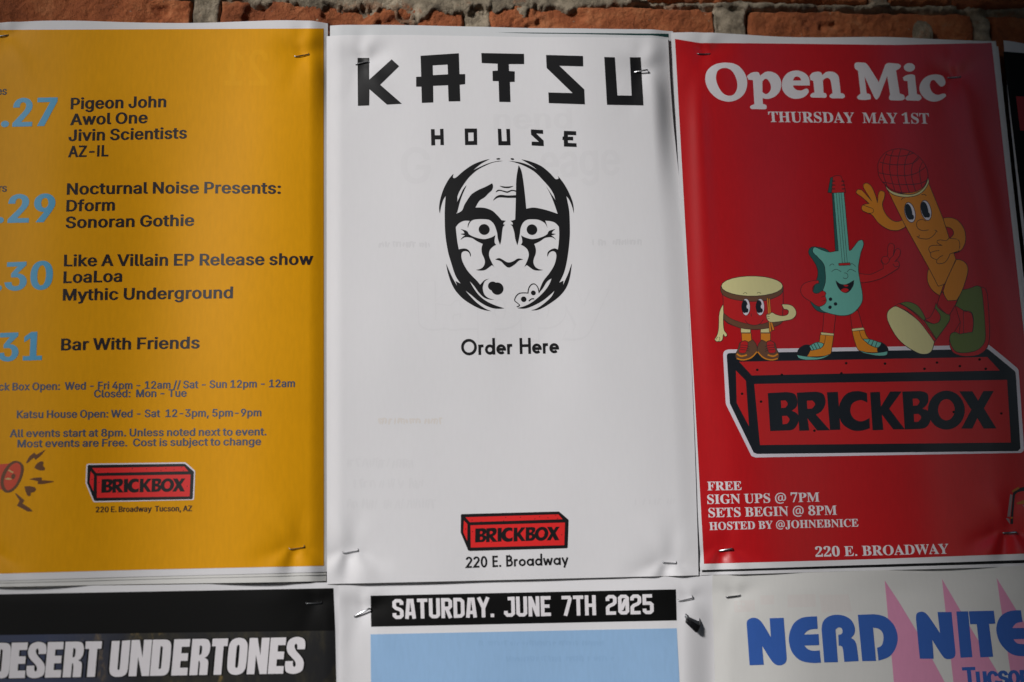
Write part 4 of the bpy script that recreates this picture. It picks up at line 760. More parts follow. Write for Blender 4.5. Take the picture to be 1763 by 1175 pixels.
def relief_y(px, py):
    d = 4.3 * np.cos(2 * np.pi * (px - 480 + 0.05 * (py - 500)) / 400) * (0.6 + 0.4 * sstep(100, 400, py))
    d = d + 1.5 * np.sin(np.pi * np.clip((py - 60) / 900, -0.1, 1.1))
    d = d - 8.0 * sstep(532, 572, px) * (0.45 + 0.55 * g(px * 0, py, 0, 130, 1, 60))
    for a in ((5, 63, False), (519, 97, False), (511, 944, True), (-20, 955, True)): d = d + pin(px, py, *a)
    return d + ripple(px, py, 8.1, 1.5)
def relief_k(px, py):
    d = 1.6 * np.sin(np.pi * np.clip((py - 100) / 870, -0.1, 1.1)) + 1.3 * np.cos(2 * np.pi * (px - 740) / 560)
    xe = 1151 + (py - 67) * 0.055
    d = d - 8.0 * sstep(-36, 8, px - xe) * np.exp(-0.5 * ((py - 185) / 85.0) ** 2)
    d = d - 1.5 * sstep(-30, 12, px - xe)
    d = d - 1.6 * sstep(590, 556, px)
    for a in ((624, 106, False), (1104, 124, False), (604, 951, True), (1153, 970, True)): d = d + pin(px, py, *a)
    return d + ripple(px, py, 8.1, 1.5)
def relief_r(px, py):
    q = px - 0.09 * (py - 100)
    d = 1.8 * np.cos(2 * np.pi * (q - 1215) / 310) + 1.5 * np.sin(np.pi * np.clip((py - 80) / 880, -0.1, 1.1))
    d = d - 0.9 * (1 - sstep(1150, 1205, q)) + 0.7 * ray(px, py, 1652, 136, 1.32, 420, 10, 16) + 1.3 * ray(px, py, 1198, 110, 1.53, 560, 9, 15) - 2.5 * sstep(1640, 1740, q)
    for a in ((1211, 94, False), (1642, 134, False, 0.6), (1248, 947, True), (1738, 917, True)): d = d + pin(px, py, *a)
    return d + ripple(px, py, 8.1, 1.5)
def relief_d(px, py):
    f = sstep(985, 1040, py)
    d = 0.7 * np.cos(2 * np.pi * (px - 500) / 420) + pin(px, py, 541, 1039, False, 0.6)
    return (d - 0.8 * sstep(560, 590, px) + ripple(px, py, 8.1, 1.5)) * f - 0.8 * (1 - f)
def relief_s(px, py):
    d = 1.0 * np.cos(2 * np.pi * (px - 800) / 400) + 0.5 * g(px, py, 588, 1100, 9, 300) - 4.5 * sstep(1176, 1232, px) * (0.5 + 0.5 * sstep(1010, 1080, py))
    for a in ((625, 1052, False, 0.9), (1182, 1033, False, 0.8)): d = d + pin(px, py, *a)
    f = sstep(990, 1035, py); return (d + ripple(px, py, 8.1, 1.5)) * f - 1.7 * (1 - f)
def relief_n(px, py):
    d = 1.2 * np.cos(2 * np.pi * (px - 1330) / 520) - 1.4 * (1 - sstep(1222, 1262, px)) + pin(px, py, 1262, 1028, False, 0.8)
    f = sstep(975, 1025, py); return (d + ripple(px, py, 8.1, 1.5)) * f - 0.6 * (1 - f)
def relief_b(px, py):
    return 2.5 * g(px, py, 1725, 60, 22, 60) + ripple(px, py, 8.1, 1.5) - 1.0 * sstep(1735, 1800, px)

def poster(name, label, corners, base, relief, group, paper='white_paper', cat='poster', bow=0.0):
    sh = Sheet(corners, base, relief); sh.bow = bow
    c = sh.C.mean(0)
    root = empty(name, (c[0], -sh.base, float(sh.C[2:, 1].mean())))
    tag(root, label, cat, group)
    link('paper', sh.mesh('paper', M[paper]), root)
    sh.root = root
    return sh
def loose(name, label, corners, base, relief, group, paper='white_paper', cat='paper sheet'):
    sh = Sheet(corners, base, relief)
    o = link(name, sh.mesh(name, M[paper])); tag(o, label, cat, group); sh.root = o
    return sh
def put(sheet, name, art, level=1, label=None):
    if name == 'show_through_print' and len(art.items) > 1 and not any(i[0] == 'white_paper' for i in art.items):
        for it in art.items:
            a = Art(); a.items.append(it); put(sheet, name, a, level)
        return
    o = link(name, art_mesh(name, art, sheet, (0.00003 if 'through' in name else 0.00010 + 0.00006 * level) + (0.00017 if level > 1 and 'through' in name else 0), 3.6 if 'panel' in name else 8.0), sheet.root)
    if label: o['label'] = label
    return o
def quad(*pts): return [np.array(pts, float)]

BACK = 'blank sheets left pinned behind the posters'
TOP = 'posters in the upper row'; LOW = 'posters in the lower row'
LAYERS = {}

# --- upper row, the sheets behind
Y3 = loose('paper_sheet', 'white sheet whose bottom edge shows lowest below the yellow events poster', [(-40, 60), (557, 60), (561, 1001), (-80, 1012)], 8.1, relief_y, BACK, 'cream_paper')
Y2 = loose('paper_sheet', 'white sheet whose edge peeks out directly under the bottom of the yellow events poster', [(-40, 50), (557, 46), (561, 990), (-80, 1006)], 8.7, relief_y, BACK, 'cream_paper')
K2 = poster('poster', 'sheet behind the mask poster, only its white top margin and dark teal sliver showing', [(568, 43), (1160, 51), (1207, 972), (570, 985)], 7.4, relief_k, TOP, 'grey_paper')
put(K2, 'printed_panel', Art().add('teal_strip_ink', quad((577, 54), (1151, 58.5), (1190, 930), (580, 940))))
K1 = loose('paper_sheet', 'grey white sheet sandwiched directly behind the white mask poster, top edge showing', [(569, 50.5), (1153, 61.5), (1200, 985), (567, 1000)], 9.7, relief_k, BACK, 'grey_paper')
R2 = poster('poster', 'poster behind the red open mic poster, its black bottom band and white margin showing below', [(1160, 70), (1721, 78), (1820, 974), (1207, 991)], 9.0, relief_r, TOP)
put(R2, 'printed_panel', Art().add('black_ink', quad((1190, 90), (1706, 96), (1806, 968.5), (1208.5, 985.5), (1209, 978), (1240, 970))))
B = poster('poster', 'black poster with red lettering cut off at the right edge of the photo', [(1724, 73), (2262, 118), (2372, 925), (1826, 962)], 7.0, relief_b, TOP)
put(B, 'printed_panel', Art().add('deep_black_ink', quad((1727, 89), (2252, 132), (2360, 914), (1832, 950))))
put(B, 'lettering', Art().add('red_letter_ink', [ccw(cr_loop('*1749,166;*1800,170;*1800,182;*1768,180;*1769,190;*1800,192;*1800,204;*1770,202;*1772,214;*1802,216;*1802,228;*1756,225'))]), 2)

# --- lower row
S_ = poster('poster', 'white poster with black date bar and light blue picture below the mask poster', [(583, 999), (1229, 984), (1252, 1660), (588, 1672)], 8.3, relief_s, LOW, 'white_paper')
D_ = poster('poster', 'black concert poster with big white capital letters at bottom left', [(-92, 1012), (584.5, 1003), (597, 1668), (-120, 1690)], 7.6, relief_d, LOW)
N_ = poster('poster', 'cream poster with rounded blue lettering over pink spikes at bottom right', [(1227, 991), (1862, 972), (1895, 1628), (1246, 1650)], 8.4, relief_n, LOW, 'cream_paper')

# --- upper row, front sheets
Y = poster('poster', 'yellow events poster with blue dates and dark show names', [(-38, 38), (564, 38), (562.5, 985), (-80, 1002)], 9.2, relief_y, TOP)
R = poster('poster', 'red open mic poster with cartoon drum, guitar and microphone on a brick', [(1155, 57), (1717, 69), (1814, 963), (1208, 982)], 9.6, relief_r, TOP)
K = poster('poster', 'white poster with black mask face and angular black heading in the middle', [(562, 61), (1152, 65), (1204, 991), (562.5, 1006)], 10.3, relief_k, TOP, bow=0.0036)

# ================================================================== yellow poster
put(Y, 'printed_panel', Art().add('yellow_ink', quad((-30, 52), (120, 51.5), (557, 49.5), (557.5, 974.5), (250, 981), (-70, 990))))
ghost = Art()
ghost.add('yellow_pale_ink', text('21', 385, 147, 462, 147, 62, 'sans', 22, 10, mirror=True))
put(Y, 'show_through_print', ghost, 2)
T = lambda *a, **k: text(*a, **k)
A = Art()
for s, x0, y0, x1, y1 in (('Pigeon John', 121.5, 188.4, 286, 184.7), ('Awol One', 120.5, 215.8, 254, 212.2), ('Jivin Scientists', 117.8, 243.3, 322, 238.6), ('AZ-IL', 117, 271, 186.5, 269.4)):
    A.add('dark_ink', T(s, x0, y0, x1, y1, 19.8, 'sans', 29, 26))
put(Y, 'show_names', A, 3)
A = Art()
for s, x0, y0, x1, y1 in (('Nocturnal Noise Presents:', 115, 335.5, 483.5, 334), ('Dform', 114, 364.4, 197.5, 362.7), ('Sonoran Gothie', 112.7, 393, 334.4, 389)):
    A.add('dark_ink', T(s, x0, y0, x1, y1, 20, 'sans', 29, 26, sag=-1.5 if x1 > 480 else 0))
put(Y, 'show_names', A, 3)
A = Art()
for s, x0, y0, x1, y1 in (('Like A Villain EP Release show', 110, 458.8, 539, 456), ('LoaLoa', 109, 487.7, 210, 485.3), ('Mythic Underground', 108, 517.7, 401, 513.6)):
    A.add('dark_ink', T(s, x0, y0, x1, y1, 20.4, 'sans', 29, 26))
put(Y, 'show_names', A, 3)
put(Y, 'show_names', Art().add('dark_ink', T('Bar With Friends', 104.9, 603.5, 344, 600, 20.6, 'sans', 29, 26)), 3)
for s, x0, y0, x1, y1 in (('.27', 1.7, 218, 97, 215.8), ('.29', -8, 383.5, 94, 381.5), ('.30', -11, 500.5, 90, 497), ('.31', -22, 622, 72, 619)):
    put(Y, 'date_number', Art().add('blue_digit_ink', T(s, x0, y0, x1, y1, 49, 'sans', 34, 24)), 3)
A = Art()
put(Y, 'weekday_name', A.add('dark_ink', T('Tues', -26, 164.5, 12, 163.5, 13.5, 'sans', 26)), 3)
put(Y, 'weekday_name', Art().add('dark_ink', T('Thurs', -34, 331.5, 12, 330.5, 13.5, 'sans', 26)), 3)
A = Art()
for s, x0, y0, x1, y1 in (('Brick Box Open:  Wed - Fri 4pm - 12am // Sat - Sun 12pm - 12am', -24, 673, 507.7, 666.6), ('Closed:  Mon - Tue', 161.6, 684.6, 321.3, 683.4),
                          ('Katsu House Open: Wed - Sat  12-3pm, 5pm-9pm', 29, 720.3, 450, 717)):
    A.add('slate_ink', T(s, x0, y0, x1, y1, 13.4, 'sans', 28, 22))
put(Y, 'opening_hours', A, 3)
A = Art()
for s, x0, y0, x1, y1 in (('All events start at 8pm. Unless noted next to event.', 16.7, 753, 459, 749.8), ('Most events are Free.  Cost is subject to change', 30, 770.5, 449.5, 766.6)):
    A.add('slate_ink', T(s, x0, y0, x1, y1, 13.4, 'sans', 28, 22))
put(Y, 'event_notes', A, 3)
put(Y, 'address_line', Art().add('dark_ink', T('220 E. Broadway  Tucson, AZ', 164.7, 882.3, 330.7, 880.2, 9.8, 'sans', 28, 22)), 3)

# megaphone with bolts and hearts (traced at 8.39 px per pixel from 0,760)
Q = lambda s, **k: ccw(cr_loop(s, 0, 760, 8.39, **k))
A = Art()
A.add('orange_red_ink', [Q('*-300,350 *0,332 *110,325 *180,300 *120,740 *20,700 *-300,600')])
A.add('brown_ink', [Q('235,283 300,305 340,360 340,450 300,570 240,670 160,735 90,742 40,705 10,620 18,520 60,420 120,340 175,297')])
A.add('orange_red_ink', [Q('232,312 280,330 303,380 298,450 268,550 218,640 160,692 110,708 74,670 57,600 70,520 110,430 160,355')])
A.add('brown_ink', [Q('195,470 222,485 225,510 205,545 178,545 165,515 172,485')])
A.add('olive_cream_ink', [Q('*118,425 *130,408 *198,446 *186,462'), Q('*75,540 *120,528 *170,540 *170,552 *120,558 *75,548')])
put(Y, 'megaphone_drawing', A, 3)
for s in ('*660,122 *600,200 *515,270 *490,235 *395,318 *378,310 *430,215 *495,165 *525,195', '*425,550 *500,528 *605,522 *602,562 *775,575 *770,590 *620,620 *545,618 *550,578',
          '*215,750 *245,760 *355,855 *325,900 *430,965 *475,1015 *400,1015 *245,930 *285,860'):
    put(Y, 'lightning_bolt', Art().add('brown_ink', [Q(s)]), 3)
for s in ('600,290 628,300 *620,352 650,390 635,420 570,420 *497,385 530,330 570,300', '*355,655 430,650 500,665 520,700 490,735 *450,742 440,785 410,793 378,745'):
    put(Y, 'heart', Art().add('brown_ink', [Q(s)]), 3)

# the brick-shaped logo (traced at 2.797 px per pixel from 1200,580)
LOGO_LET = [
 ('*340,272 *430,267 470,277 482,310 478,338 *455,357 485,375 488,410 465,445 *430,452 *352,455', ['*403,308 *425,307 436,324 *425,342 *405,344', '*409,382 *432,381 445,400 *432,420 *412,422']),
 ('*480,270 *570,265 608,278 618,320 600,358 *572,375 *640,451 *578,452 *531,393 *540,452 *492,454', ['*528,309 *553,307 568,325 *553,346 *531,348']),
 ('*625,268 *678,266 *690,448 *640,450', []),
 ('*818,272 770,262 720,275 688,320 682,370 700,420 745,450 790,453 *832,441 *830,392 790,408 755,395 738,360 748,322 785,306 *820,318', []),
 ('*833,268 *880,266 *885,337 *930,264 *985,264 *925,347 *1000,446 *945,447 *890,376 *897,449 *845,451', []),
 ('*988,264 *1070,262 1108,274 1113,310 1102,332 *1085,347 1118,365 1122,408 1100,438 *1060,445 *1000,447', ['*1038,299 *1060,298 1071,313 *1060,331 *1040,333', '*1043,373 *1065,372 1079,389 *1065,409 *1046,411']),
 ('E1200,354,89,94', ['E1200,352,40,51']),
 ('*1262,263 *1325,263 *1353,308 *1378,262 *1428,262 *1381,345 *1441,442 *1380,443 *1349,392 *1325,443 *1272,443 *1320,352', [])]
LOGO_DOTS = [(718,128),(905,130),(1155,125),(1265,142),(1360,110),(1390,155),(1095,155),(290,160),(217,275),(308,313),(565,453),(1465,370),(408,184),(695,177),(1236,363)]
BIG = dict(ox=1200, oy=580, sc=2.797)
def logo(sheet, fm, white, level=3, prefix=''):
    kw = dict(BIG)
    def LP(s):
        if s[0] == 'E':
            a = [float(q) for q in s[1:].split(',')]; P = ellipse(*a, n=36)
        else: P = cr_loop(s, 0, 0, 1.0)
        P = P / 2.797 + np.array([1200, 580])
        return ccw(fm(P) if fm else P)
    A = Art()
    if white: A.add('art_white_ink', [LP('*150,62 *1392,40 1408,42 *1540,150 1548,165 *1574,535 1570,552 *1558,560 *282,582 *262,575 *141,330 *138,318 *126,95 130,72')])
    A.add('art_black_ink' if sheet is R else 'black_ink', [LP('*160,79 *1390,60 1402,62 *1528,165 1534,178 *1557,538 *1545,551 *290,565 *272,558 *158,322 *143,95 147,83')])
    rd = 'red_art_ink' if sheet is R else 'logo_red_ink'
    A.add(rd, [LP('*203,121 *1397,98 *1457,163 *263,187'), LP('*275,228 *1492,208 *1511,510 *303,522'), LP('*187,163 *235,212 *250,432 *191,320')])
    A.add('black_ink', [LP('E%f,%f,6.5,6' % d) for d in LOGO_DOTS])
    put(sheet, 'brick_logo', A, level)
    A = Art()
    for a, b in LOGO_LET: A.add('black_ink' if sheet is not R else 'art_black_ink', [LP(a)], [LP(q) for q in b])
    put(sheet, 'logo_lettering', A, level + 1)
def zz(ox, oy, sc, pts): return [(ox + x / sc, oy + y / sc) for x, y in pts]
SRC = zz(1200, 580, 2.797, [(143, 81), (1395, 60), (1557, 551), (283, 565)])
logo(Y, homog(SRC, zz(140, 780, 8.395, [(93, 178), (1492, 158), (1612, 672), (198, 697)])), True)
logo(K, homog(SRC, zz(740, 560, 2.554, [(137, 832), (566, 820), (605, 981), (172, 993)])), False)

# ================================================================== white mask poster
ghost = Art()
ghost.add('ghost_ink', text('nend', 850, 222, 985, 220, 34, 'sans', 26, 20))
ghost.add('ghost_ink', text('G', 690, 315, 742, 315, 62, 'sans', 22)); ghost.add('ghost_ink', text('eage', 930, 306, 1068, 300, 58, 'sans', 24, 6))
put(K, 'show_through_print', ghost, 1)
def smudge(x0, y0, x1, h, sd, n=3):
    """illegible strokes of print shining through from the sheet behind"""
    r = random.Random(sd); out = []; x = x0
    while x < x1:
        w = r.uniform(1.6, 3.4)
        if r.random() > 0.22:
            a = y0 - h * r.uniform(0.75, 1.0); b = y0 - h * r.uniform(0.0, 0.2)
            out.append(ellipse(x + w / 2, (a + b) / 2, w * 0.75, (b - a) / 2, r.uniform(-0.3, 0.3), 10))
            if r.random() > 0.5: out.append(ellipse(x + w * 1.3, a + 2, w * 1.2, 1.6, 0, 8))
        x += w + r.uniform(1.8, 3.6)
    return out
for x0, y0, x1, h, sd, mt in ((1020, 424, 1104, 13, 1, 'ghost_dark_ink'), (652, 428, 745, 13, 2, 'ghost_dark_ink'), (598, 808, 712, 21, 3, 'ghost_ink'), (600, 843, 728, 20, 4, 'ghost_ink'),
                              (598, 879, 748, 22, 5, 'ghost_ink'), (652, 732, 758, 14, 6, 'ghost_pink_ink'), (1088, 872, 1165, 16, 7, 'ghost_ink')):
    put(K, 'show_through_print', Art().add(mt, smudge(x0, y0, x1, h, sd)), 1)
def hollow(s, x0, y0, x1, y1, cap, w):
    a = text(s, x0, y0, x1, y1, cap, 'sans', 62); b = text(s, x0 + w, y0 - w, x1 - w, y1 - w, cap - 2 * w, 'sans', 48)
    return a, b
a, b = hollow('lappy', 720, 566, 1052, 560, 86, 2.2)
put(K, 'show_through_print', Art().add('ghost_ink', a).add('white_paper', b), 1)
KA = dict(ox=540, oy=0, sc=2.755)
P_ = lambda s: ccw(cr_loop(s, **KA))
A = Art()
for a, b in (('*208,276 *263,276 *263,380 *370,283 *405,315 *315,403 *418,493 *347,497 *264,424 *263,501 *210,503', []),
             ('*507,266 *688,254 *691,353 *718,353 *718,400 *692,403 *695,481 *640,482 *637,405 *566,408 *567,487 *513,489 *511,412 *486,412 *486,366 *510,365', ['*564,311 *635,307 *637,354 *565,358']),
             ('*795,253 *997,257 *998,305 *925,305 *926,338 *953,340 *953,389 *930,390 *933,485 *880,484 *877,386 *849,385 *848,338 *873,336 *872,303 *797,300', []),
             ('*1102,262 *1277,267 *1278,316 *1165,313 *1283,425 *1286,496 *1115,490 *1113,440 *1228,443 *1105,324', []),
             ('*1378,272 *1428,273 *1440,454 *1508,455 *1499,273 *1551,273 *1564,501 *1391,498', [])):
    A.add('black_ink', [P_(a)], [P_(q) for q in b])
put(K, 'heading', A, 2)
A = Art()
for a, b in (('*556,614 *573,614 *574,643 *600,643 *599,613 *615,612 *617,689 *601,689 *601,662 *575,662 *576,690 *558,691', []),
             ('*716,611 *774,611 *775,688 *718,689', ['*732,630 *758,629 *759,670 *733,671']),
             ('*873,612 *889,613 *892,671 *916,671 *913,613 *930,613 *933,690 *876,690', []),
             ('*1030,615 *1087,618 *1088,636 *1055,634 *1090,668 *1091,694 *1034,691 *1034,673 *1068,674 *1031,640', []),
             ('*1187,622 *1244,624 *1245,642 *1205,641 *1205,650 *1230,650 *1230,667 *1205,666 *1206,679 *1246,681 *1247,698 *1187,696 *1186,665 *1180,665 *1180,650 *1186,649', [])):
    A.add('black_ink', [P_(a)], [P_(q) for q in b])
put(K, 'subheading', A, 2)

# geometric sans strokes for the small lines (unit 100 = cap height, y down)
def arc(cx, cy, r, a0, a1, n=14, ry=None):
    return ' '.join('%.2f,%.2f' % (cx + r * math.cos(math.radians(a0 + (a1 - a0) * i / n)), cy + (ry or r) * math.sin(math.radians(a0 + (a1 - a0) * i / n))) for i in range(n + 1))
def ring(cx, cy, r, ry=None, n=24):
    return 'o' + ' '.join('%.2f,%.2f' % (cx + r * math.cos(6.28318 * i / n), cy + (ry or r) * math.sin(6.28318 * i / n)) for i in range(n))
FUT = {
 'O': (104, [ring(52, 50, 43)]), 'H': (74, ['9,0 9,100', '65,0 65,100', '9,48 65,48']), 'E': (52, ['9,0 9,100', '9,9 50,9', '9,48 46,48', '9,91 50,91']),
 'B': (60, ['9,0 9,100', '9,9 28,9 ' + arc(28, 27, 18, -90, 90) + ' 9,46', '9,46 30,46 ' + arc(30, 68.5, 22.5, -90, 90) + ' 9,91']),
 'r': (36, ['9,36 9,100', '9,62 12,50 20,44 34,44']), 'd': (66, [ring(31, 68, 23.5), '57,-4 57,100']), 'o': (62, [ring(31, 68, 23.5)]), 'a': (66, [ring(31, 68, 23.5), '57,36 57,100']),
 'e': (60, ['7,68 53,68 ' + arc(30, 68, 23, -4, -314, 20)]), 'w': (82, ['4,36 22,98', '22,98 41,42', '41,42 60,98', '60,98 78,36']), 'y': (56, ['4,36 28,96', '52,36 20,124']),
 '2': (58, [arc(29, 30, 21, -172, 38) + ' 8,91 54,91']), '0': (60, [ring(30, 50, 21.5, 42)]), '.': (18, ['0,91 17,91'])}
def fut_art(s, x0, y0, x1, y1, cap, w, gap, space, mt='black_ink'):
    """rings need their own holes, so each glyph becomes its own item"""
    pen = 0; run = []
    for ch in s:
        if ch == ' ': pen += space; continue
        wd, st = FUT[ch]; run.append((pen, st)); pen += wd + gap
    tot = pen - gap; a = np.array([x0, y0]); b = np.array([x1, y1]); up = updir((x0 + x1) / 2, (y0 + y1) / 2) * cap / 100
    f = lambda L, pen: a + (b - a) * ((L[:, 0] + pen) / tot)[:, None] + up * (100 - L[:, 1])[:, None]
    A = Art()
    for pen, st in run:
        for q in st:
            cl = q.startswith('o'); P = np.array([[float(v) for v in t.split(',')] for t in q.lstrip('o').split()])
            r = stroke(P, w, cl)
            if cl: A.add(mt, [f(r[0], pen)], [f(r[2], pen)])
            else: A.add(mt, [f(L, pen) for L in r])
    return A
put(K, 'order_line', fut_art('Order Here', 794, 612, 962, 608.5, 27.5, 17, 9, 38), 2)
put(K, 'address_line', fut_art('220 E. Broadway', 802, 978.5, 978, 972.5, 19.8, 16, 9, 36), 2)

# the mask (traced at 7.052 px per pixel from 750,265)
mk = dict(ox=750, oy=265, sc=7.052)
axis = lambda y: 846 + (y - 65) * 0.036
def mirr(P): return np.c_[2 * axis(P[:, 1]) - P[:, 0], P[:, 1]]
ml = lambda s: ccw(cr_loop(s, **mk)); mr_ = lambda s: ccw(cr_loop(s, fmap=mirr, **mk))
A = Art(); bk = 'black_ink'
A.add(bk, [ml('*655,65 560,90 450,135 340,210 260,280 230,297 208,288 *215,245 160,310 100,420 60,540 42,650 *50,725 65,640 90,560 *122,510 112,650 110,780 118,987 150,1190 190,1330 240,1480 *303,1578 *240,1545 *262,1607 200,1500 *127,1337 150,1452 190,1570 240,1662 330,1760 450,1840 560,1890 *675,1912 600,1880 500,1810 420,1730 *362,1662 430,1715 520,1790 620,1850 720,1880 *833,1877 700,1832 600,1780 520,1712 460,1632 *412,1547 470,1612 520,1682 580,1742 640,1767 *710,1772 640,1752 590,1707 570,1642 575,1592 600,1542 *650,1519 600,1532 565,1562 *540,1592 500,1542 440,1482 380,1412 330,1322 310,1252 315,1202 345,1182 385,1187 410,1212 *420,1252 425,1217 400,1172 360,1152 310,1155 *280,1164 262,1072 250,972 243,900 240,800 250,720 245,640 262,560 262,520 280,470 320,400 400,290 500,200 600,145 700,105 *820,88 740,92 640,118 540,160 *450,205 500,160 560,115')])
A.add(bk, [ml('*878,88 960,105 1080,150 1200,220 1300,320 1380,410 1430,490 1452,560 1475,620 1480,730 1495,880 1500,987 1492,1100 *1483,1165 1440,1150 1390,1170 1360,1200 *1355,1252 1380,1200 1420,1182 1455,1200 1465,1250 1440,1352 1380,1452 1310,1542 *1265,1642 *1250,1692 1300,1632 1350,1552 *1408,1512 1370,1602 1300,1692 1200,1782 1100,1842 *990,1874 1080,1880 1180,1847 1300,1782 1400,1702 *1445,1657 1400,1742 1300,1832 1220,1882 *1157,1902 1250,1892 1380,1822 1500,1732 1580,1632 1625,1512 *1652,1332 1610,1452 1570,1542 *1545,1602 *1550,1542 *1497,1567 1560,1432 1600,1252 1625,1032 1628,900 1620,700 1595,560 *1585,515 1620,560 1655,640 *1677,725 1665,600 1620,480 1560,370 *1480,265 1492,300 1475,310 1450,305 1380,230 1280,150 1150,95 *1040,70 1110,110 1180,155 *1230,195 1130,140 1020,105')])
A.add(bk, [ml('*375,382 345,445 300,560 *258,722 *238,700 245,620 285,540 330,440'), ml('*1337,390 1390,470 1450,560 *1482,640 *1478,725 1450,640 1400,510')])
A.add(bk, [ml('*235,735 *255,727 320,690 350,620 400,540 440,490 520,440 600,405 *685,360 695,395 682,440 640,480 590,530 530,570 *480,655 560,655 620,665 690,695 750,750 *800,808 *850,815 828,833 *815,858 *840,862 815,890 805,950 795,1040 *780,1105 755,1030 745,960 715,870 680,825 640,800 560,793 480,797 435,812 405,850 *390,902 392,860 *415,815 340,815 280,845 *243,890')])
A.add(bk, [ml('*1007,140 1040,210 1060,320 1080,480 *1098,670 1180,655 1260,665 1360,690 *1485,732 *1497,890 1450,840 1400,820 *1328,812 1342,850 *1357,902 1330,850 1290,820 1240,800 1180,795 1110,800 1060,835 1030,900 1020,970 1005,1050 *990,1110 965,1030 955,960 930,880 *905,862 *938,860 930,835 *905,815 932,812 *965,800 970,650 975,450 980,300')])
lid = '*300,915 340,925 380,940 *400,975 440,1000 520,1028 600,1037 680,1015 *723,990 713,1040 715,1080 *733,1105 690,1130 655,1170 645,1230 665,1290 690,1340 *720,1395 700,1365 *680,1352 650,1375 600,1410 540,1418 *487,1410 540,1400 580,1370 598,1320 588,1270 562,1210 557,1150 *572,1095 500,1062 440,1024 *380,1012 340,1018 *300,1048 325,1015 *358,992 *300,975 *350,968 335,940'
A.add(bk, [ml(lid)]); A.add(bk, [mr_(lid)])
A.add(bk, [ellipse(750 + 588 / 7.052, 265 + 920 / 7.052, 66 / 7.05, 65 / 7.05), ellipse(750 + 1168 / 7.052, 265 + 922 / 7.052, 64 / 7.05, 64 / 7.05)])
A.add(bk, [ml('*775,390 860,400 *945,392 900,413 860,417 810,410')])
A.add(bk, [ml('*728,472 745,445 775,438 830,450 870,458 920,440 *978,448 *976,464 925,452 870,474 830,465 775,450 745,460')])
A.add(bk, [ml('*695,570 735,520 790,500 870,508 *978,504 *978,535 870,535 800,530 750,535')])
A.add(bk, [ellipse(750 + 760 / 7.052, 265 + 63 / 7.052, 3.4, 1.2, -0.1), ellipse(750 + 930 / 7.052, 265 + 65 / 7.052, 3.0, 1.4, 0.1)])
A.add(bk, [ml('*722,1284 770,1268 810,1285 860,1315 900,1320 950,1302 1000,1273 *1062,1284 1010,1297 960,1342 890,1382 840,1357 790,1307')])
A.add(bk, [ellipse(750 + 693 / 7.052, 265 + 1607 / 7.052, 8.2, 7.8), ellipse(750 + 748 / 7.052, 265 + 1638 / 7.052, 10.5, 10.6)])
A.add(bk, stroke(cr_loop('985,1860 1018,1840 990,1812 958,1782 975,1732 1020,1694 *1120,1692 1130,1632 1160,1590 1200,1582 1238,1620 1255,1692', closed=False, **mk), 1.5))
A.add(bk, [ellipse(750 + 1068 / 7.052, 265 + 1767 / 7.052, 4.7, 4.7), ellipse(750 + 1185 / 7.052, 265 + 1690 / 7.052, 4.1, 4.1)])
A.add(bk, stroke(cr_loop('1130,1790 1160,1765 1195,1762', closed=False, **mk), 1.8))
put(K, 'mask_drawing', A, 2)

# ================================================================== red poster
put(R, 'printed_panel', Art().add('red_ink', quad((1162, 67.5), (1205, 74.5), (1290, 75), (1380, 76), (1540, 78), (1707, 74.5), (1805, 952), (1500, 963), (1212, 971))))
logo(R, None, True, 2)
OM = lambda s: ccw(cr_loop(s, 1140, 0, 2.83))
A = Art(); wl = 'white_letter_ink'
LET = [('330,308 375,325 405,365 414,410 400,457 365,487 320,497 270,482 230,445 210,395 220,345 265,313', ['312,333 342,350 362,390 365,430 350,460 325,468 295,455 270,415 262,375 275,342']),
             ('*412,374 430,358 455,352 *470,355 *478,370 505,352 535,352 562,367 579,398 575,440 552,470 518,483 *489,480 *490,508 507,515 508,530 *498,534 *436,533 427,524 434,515 *449,510 *442,392 *420,390', ['*488,398 505,385 522,400 530,430 520,452 505,460 *488,450']),
             ('*719,418 714,380 690,355 650,345 610,358 587,390 584,430 600,460 630,480 665,482 695,472 714,450 709,435 698,434 678,442 655,440 642,430 *637,418', ['*637,394 645,378 660,375 672,382 *676,394']),
             ('*718,372 735,355 762,351 *775,356 *780,368 802,352 832,352 857,370 864,402 *869,455 885,460 890,473 *880,481 *826,481 815,473 819,462 *830,457 822,402 815,386 800,381 *783,393 *786,453 799,459 800,474 *790,478 *729,477 721,468 727,458 *742,452 *736,396 *722,391'),
             ('*936,318 945,306 *990,308 1004,322 *1055,402 *1086,318 1100,309 *1150,312 1163,323 *1153,338 *1139,345 *1157,457 1178,466 *1181,484 1165,491 *1112,490 1104,480 *1110,462 *1096,372 *1060,468 1045,487 *1032,474 *986,375 *996,457 1014,463 *1016,485 985,489 *957,486 949,474 *966,458 *954,346 940,336'),
             ('*1172,380 1190,368 1218,364 *1231,370 *1241,460 1258,467 1263,481 *1250,493 *1193,491 1184,480 *1200,465 *1195,397 *1177,395',),
             ('1379,398 1365,372 1330,364 1285,376 1258,408 1254,445 1280,482 1320,497 1355,490 1382,470 1378,459 1365,458 1340,464 1315,450 1303,420 1310,396 1325,392 1340,408 1358,424 1376,415')]
for q in LET:
    if isinstance(q, str): q = (q,)
    A.add(wl, [OM(q[0])], [OM(h) for h in (q[1] if len(q) > 1 else [])])
A.add(wl, [ellipse(1140 + 1204 / 2.83, 330 / 2.83, 9.6, 7.4)])
put(R, 'heading', A, 2)

